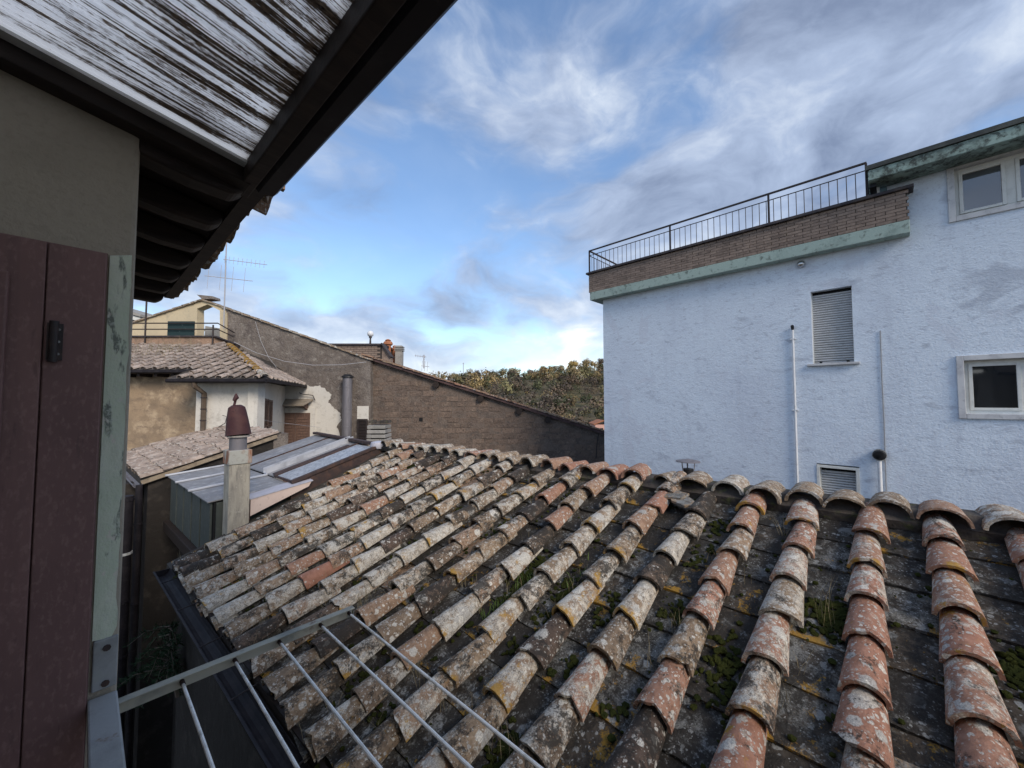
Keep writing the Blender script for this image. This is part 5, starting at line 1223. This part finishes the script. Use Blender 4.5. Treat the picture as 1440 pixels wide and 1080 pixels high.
# ================================================================== OUR OWN BALCONY (left foreground)
X, Y = V((1, 0, 0)), V((0, 1, 0)); O = V((0, 0, 0))
YW = 1.50
def build_balcony():
    gr = random.Random(66)
    B = thing('balcony_house', 'shaded house wall and tiled eave at the left edge of the view', 'house', V((-1.2, 2.6, GZ)))
    SE = .20                                             # fall of the eave outwards
    ze = lambda x: .735 + SE * (.40 - x)
    g = MB(); g.prism([V((-3, YW, GZ)), V((.084, YW, GZ)), V((.084, YW, ze(.084) - .02)), V((-3, YW, ze(-3) - .02))], Y * .3)
    g.prism([V((-3, YW + .3, GZ)), V((.082, YW + .3, GZ)), V((.082, YW + .3, ze(.084) - .02)), V((-3, YW + .3, ze(-3) - .02))], Y * 1.8); g.build('end_wall', M['housewall'], B, bev=.012)
    g = MB(); g.box(O, X, Y, (-3, -.1), (-4, YW - .002), (GZ, -1.9)); g.build('wall_below', M['housewall'], B)
    g = MB(); g.box(O, X, Y, (-1.55, -1.25), (-2.3, YW - .002), (-1.88, 1.02)); g.box(O, X, Y, (-3, -1.25), (-4, -2.302), (-1.88, 1.3)); g.build('unseen_back_wall', M['housewall'], B)  # unseen house walls behind the camera, built to shade the balcony
    g = MB(); g.box(O, X, Y, (-1.24, .09), (-2.3, -2.0), (-1.88, .72)); g.build('sun_blocking_wall', M['housewall'], B)  # unseen end wall, added to block the sun from the balcony
    g = MB(); g.prism([V((.5, -2.4, .80)), V((-3.2, -2.4, 1.54)), V((-3.2, -2.4, 1.66)), V((.5, -2.4, .92))], Y * -2.6); g.prism([V((-1.4, 1.6, 1.13)), V((-3.2, 1.6, 1.49)), V((-3.2, 1.6, 1.61)), V((-1.4, 1.6, 1.25))], Y * -4.0); g.build('unseen_house_roof', M['deck'], B)  # unseen roof slabs, added with the walls to shade the balcony
    # strip of peeling green paint down the corner, with a broken plaster edge below
    pts = [V((.034, YW - .006, -.62)), V((.068, YW - .006, -.625)), V((.078, YW - .006, -.60))]
    n = 26
    for k in range(1, n): pts.append(V((.076 + .006 * mnoise.noise(V((k * .6, 0, 0))), YW - .006, -.60 + k * (1.0 / n))))
    pts += [V((.076, YW - .006, .405)), V((.034, YW - .006, .392))]
    g = MB(); g.prism(pts, Y * .0055); g.build('green_strip', M['greenpaint'], B)
    g = MB(); g.box(O, X, Y, (.036, .082), (YW - .012, YW - .0005), (-.75, -.622)); pl = g.build('corner_plate', M['oldmetal'], B, bev=.003)
    for z in (-.735, -.645): g = MB(); g.tube([V((.061, YW - .010, z)), V((.061, YW - .016, z))], .008, 8); g.build('screw', M['rust'], pl)
    # maroon boarded shutter on the wall
    z0, z1 = -1.75, .392
    D = MB(); D.box(O, X, Y, (-.95, .030), (YW - .022, YW - .002), (z0, z1)); D = D.build('door', M['door'], B)
    xs = [-.95, -.60, -.30, -.118, -.062, .030]
    xs = [-.95, -.55, -.17, -.072, .029]
    for a, b in zip(xs, xs[1:]):
        g = MB(); g.box(O, X, Y, (a + .0012, b - .0012), (YW - .036, YW - .0225), (z0 + .002, z1 - .004)); g.build('board', M['door'], D, bev=.0022)
    g = MB(); g.box(O, X, Y, (-.55, -.125), (YW - .050, YW - .0365), (-1.5, .30)); g.build('raised_panel', M['door'], D, bev=.005)
    g = MB(); g.tube([V((-.055, YW - .045, .095)), V((-.055, YW - .045, .195))], .008, 10); h = g.build('hinge', M['iron'], D, smooth=True)
    g = MB(); g.box(O, X, Y, (-.066, -.040), (YW - .043, YW - .0365), (.10, .19)); g.build('hinge_leaf', M['iron'], h)
    for z in (.115, .145, .175): g = MB(); g.tube([V((-.047, YW - .043, z)), V((-.047, YW - .0455, z))], .003, 8); g.build('hinge_screw', M['oldmetal'], h)
    # eave beyond the wall: boarding, rafters, tiles
    y0, y1 = YW - .03, 3.68
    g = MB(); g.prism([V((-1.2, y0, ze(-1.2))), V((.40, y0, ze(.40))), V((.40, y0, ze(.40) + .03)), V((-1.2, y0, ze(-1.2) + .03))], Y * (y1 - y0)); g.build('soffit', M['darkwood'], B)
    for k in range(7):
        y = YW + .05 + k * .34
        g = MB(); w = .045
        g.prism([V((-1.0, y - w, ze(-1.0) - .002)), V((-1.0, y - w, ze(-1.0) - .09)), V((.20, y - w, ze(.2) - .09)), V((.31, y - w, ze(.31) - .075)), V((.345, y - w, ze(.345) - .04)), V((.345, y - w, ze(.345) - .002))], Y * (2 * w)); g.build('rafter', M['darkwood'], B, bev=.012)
    g = MB(); g.bar(V((.375, y0, ze(.375) - .012)), V((.375, y1 - .1, ze(.375) - .012)), .05, .02); g.build('eave_batten', M['darkwood'], B)
    Xn = (V((-1, 0, SE))).normalized(); Nn = V((SE, 0, 1)).normalized(); Yn = Nn.cross(Xn)
    for k in range(12):
        y = YW + .02 + k * .185
        if y > y1 - .05: break
        for j in range(3):
            c = (gr.uniform(.4, .7), gr.uniform(.3, .7), gr.uniform(.4, .7), .2)
            p = V((.46 + gr.uniform(-.012, .018) - j * .32, y + gr.gauss(0, .008), 0)); p.z = ze(p.x) + .085
            inst('cover_tile', gr.choice(COVERS), B, p, basis(Xn, Yn, Nn) @ Matrix.Rotation(gr.gauss(0, .03), 3, 'Z') @ Matrix.Rotation(.04, 3, 'Y'), c)
            p = V((.445 + gr.uniform(-.02, .02) - j * .32, y + .0925, 0)); p.z = ze(p.x) + .115
            inst('channel_tile', gr.choice(COVERS), B, p, basis(Xn, -Yn, -Nn) @ Matrix.Rotation(-.04, 3, 'Y'), (gr.uniform(.4, .6), .4, .6, .1))
    # weathered end tile where awning meets eave
    inst('cover_tile', RIDGES[0], B, V((.455, YW + .12, ze(.46) + .015)), basis(Xn, Yn, Nn), (.65, .35, .45, .2))
    return B
BH = build_balcony()
def build_awning():
    global SHEETY
    T = thing('awning', 'dirty translucent plastic awning in dark wooden frame over the balcony', 'awning', V((-.4, .3, .7)))
    SA = .185; zs = lambda x: .755 + SA * (.32 - x)
    # fluted sheet
    ya, yb = -1.6, 1.435; p = .0085; n = int((yb - ya) / p); SHEETY = yb - .0
    g = MB(); base = V((0, 0, 0)); xs = [-1.4, -.9, -.4, .0, .2, .345]
    for i in range(n + 1):
        y = ya + i * p; b = .0022 if i % 2 else 0.
        for x in xs: g.v.append(V((x, y, zs(x) + b)))
    m = len(xs)
    g.f = [(i * m + k, (i + 1) * m + k, (i + 1) * m + k + 1, i * m + k + 1) for i in range(n) for k in range(m - 1)]
    o = MB(); o.v = [v + Z * .010 for v in g.v]; o.f = g.f
    mt = sheet_poly()
    g.add(o.v, [tuple(reversed(f)) for f in o.f])
    g.build('plastic_sheet', mt, T, base=V((0, 0, 0)))
    # pale clamp strip at the sheet's end, dark beam under it
    g = MB(); g.prism([V((-1.4, 1.405, zs(-1.4) - .012)), V((.325, 1.405, zs(.325) - .012)), V((.325, 1.405, zs(.325) - .003)), V((-1.4, 1.405, zs(-1.4) - .003))], Y * .035); g.build('clamp_strip', M['steelpale'], T)
    g = MB(); g.prism([V((-1.4, 1.442, zs(-1.4) - .055)), V((.34, 1.442, zs(.34) - .055)), V((.34, 1.442, zs(.34) + .03)), V((-1.4, 1.442, zs(-1.4) + .03))], Y * .11); g.build('end_rafter', M['darkwood'], T, bev=.004)
    g = MB(); g.prism([V((-1.4, -1.7, zs(-1.4) - .1)), V((.34, -1.7, zs(.34) - .1)), V((.34, -1.7, zs(.34) + .03)), V((-1.4, -1.7, zs(-1.4) + .03))], Y * .1); g.build('end_rafter', M['darkwood'], T, bev=.004)
    # front beam with gutter board
    g = MB(); g.box(O, X, Y, (.318, .358), (-1.75, 1.56), (.700, zs(.34) + .035)); g.build('front_beam', M['darkwood'], T, bev=.004)
    g = MB(); pr = [(.360, .76), (.360, .715), (.372, .702), (.415, .704), (.428, .72), (.428, .765), (.422, .765), (.422, .724), (.412, .710), (.375, .708), (.366, .72), (.366, .76)]
    g.prism([V((x, -1.75, z)) for x, z in pr], Y * 3.24); g.build('front_gutter', M['gutter'], T)
build_awning()
def build_railing():
    T = thing('balcony_railing', 'flat grey painted metal handrail at the bottom left of the view', 'railing', V((.04, .3, -1.75)))
    g = MB(); g.box(O, X, Y, (.030, .084), (-1.6, YW - .013), (-.785, -.762)); g.build('handrail', M['oldmetal'], T, bev=.004)
    for k in range(14):
        y = 1.36 - k * .2; g = MB(); g.tube([V((.057, y, -1.75)), V((.057, y, -.786))], .007, 6); g.build('baluster', M['oldmetal'], T)
    g = MB(); g.box(O, X, Y, (.042, .072), (-1.6, YW - .013), (-1.66, -1.64)); g.build('bottom_rail', M['oldmetal'], T)
    g = MB(); g.box(O, X, Y, (-1.3, .10), (-1.8, YW - .06), (-1.88, -1.755)); s = g.build('balcony_floor', M['concrete']); s['kind'] = 'structure'
    R = thing('drying_rack', 'clothes-drying rack of five wire rods on a chipped metal arm', 'drying rack', V((.35, .3, -.83)))
    ya = 1.478
    for y in (ya, -1.35):
        g = MB(); g.box(O, X, Y, (.085, .715), (y - .004, y), (-.822, -.782)); g.box(O, X, Y, (.085, .715), (y - .026, y - .004), (-.786, -.782)); g.build('arm', M['armpaint'], R, bev=.0012)
    for px, py in ((253, 949.5), (326, 921), (388.6, 897.5), (445.7, 874), (486.8, 859)):
        p = onplane(px, py, Z, -.803); x = p.x
        g = MB(); gr = random.Random(int(px)); ys = [1.455 - 2.80 * k / 12 for k in range(13)]
        g.tube([V((x + gr.uniform(-.0012, .0012), y, -.803 - .004 * math.sin(math.pi * i / 12) + gr.uniform(-.0008, .0008))) for i, y in enumerate(ys)], .0042, 8); g.build('rod', M['rod'], R, smooth=True)
        g = MB(); g.tube([V((x, 1.452, -.803)), V((x, 1.473, -.803))], .006, 8); g.build('ferrule', M['rust'], R)
build_railing()
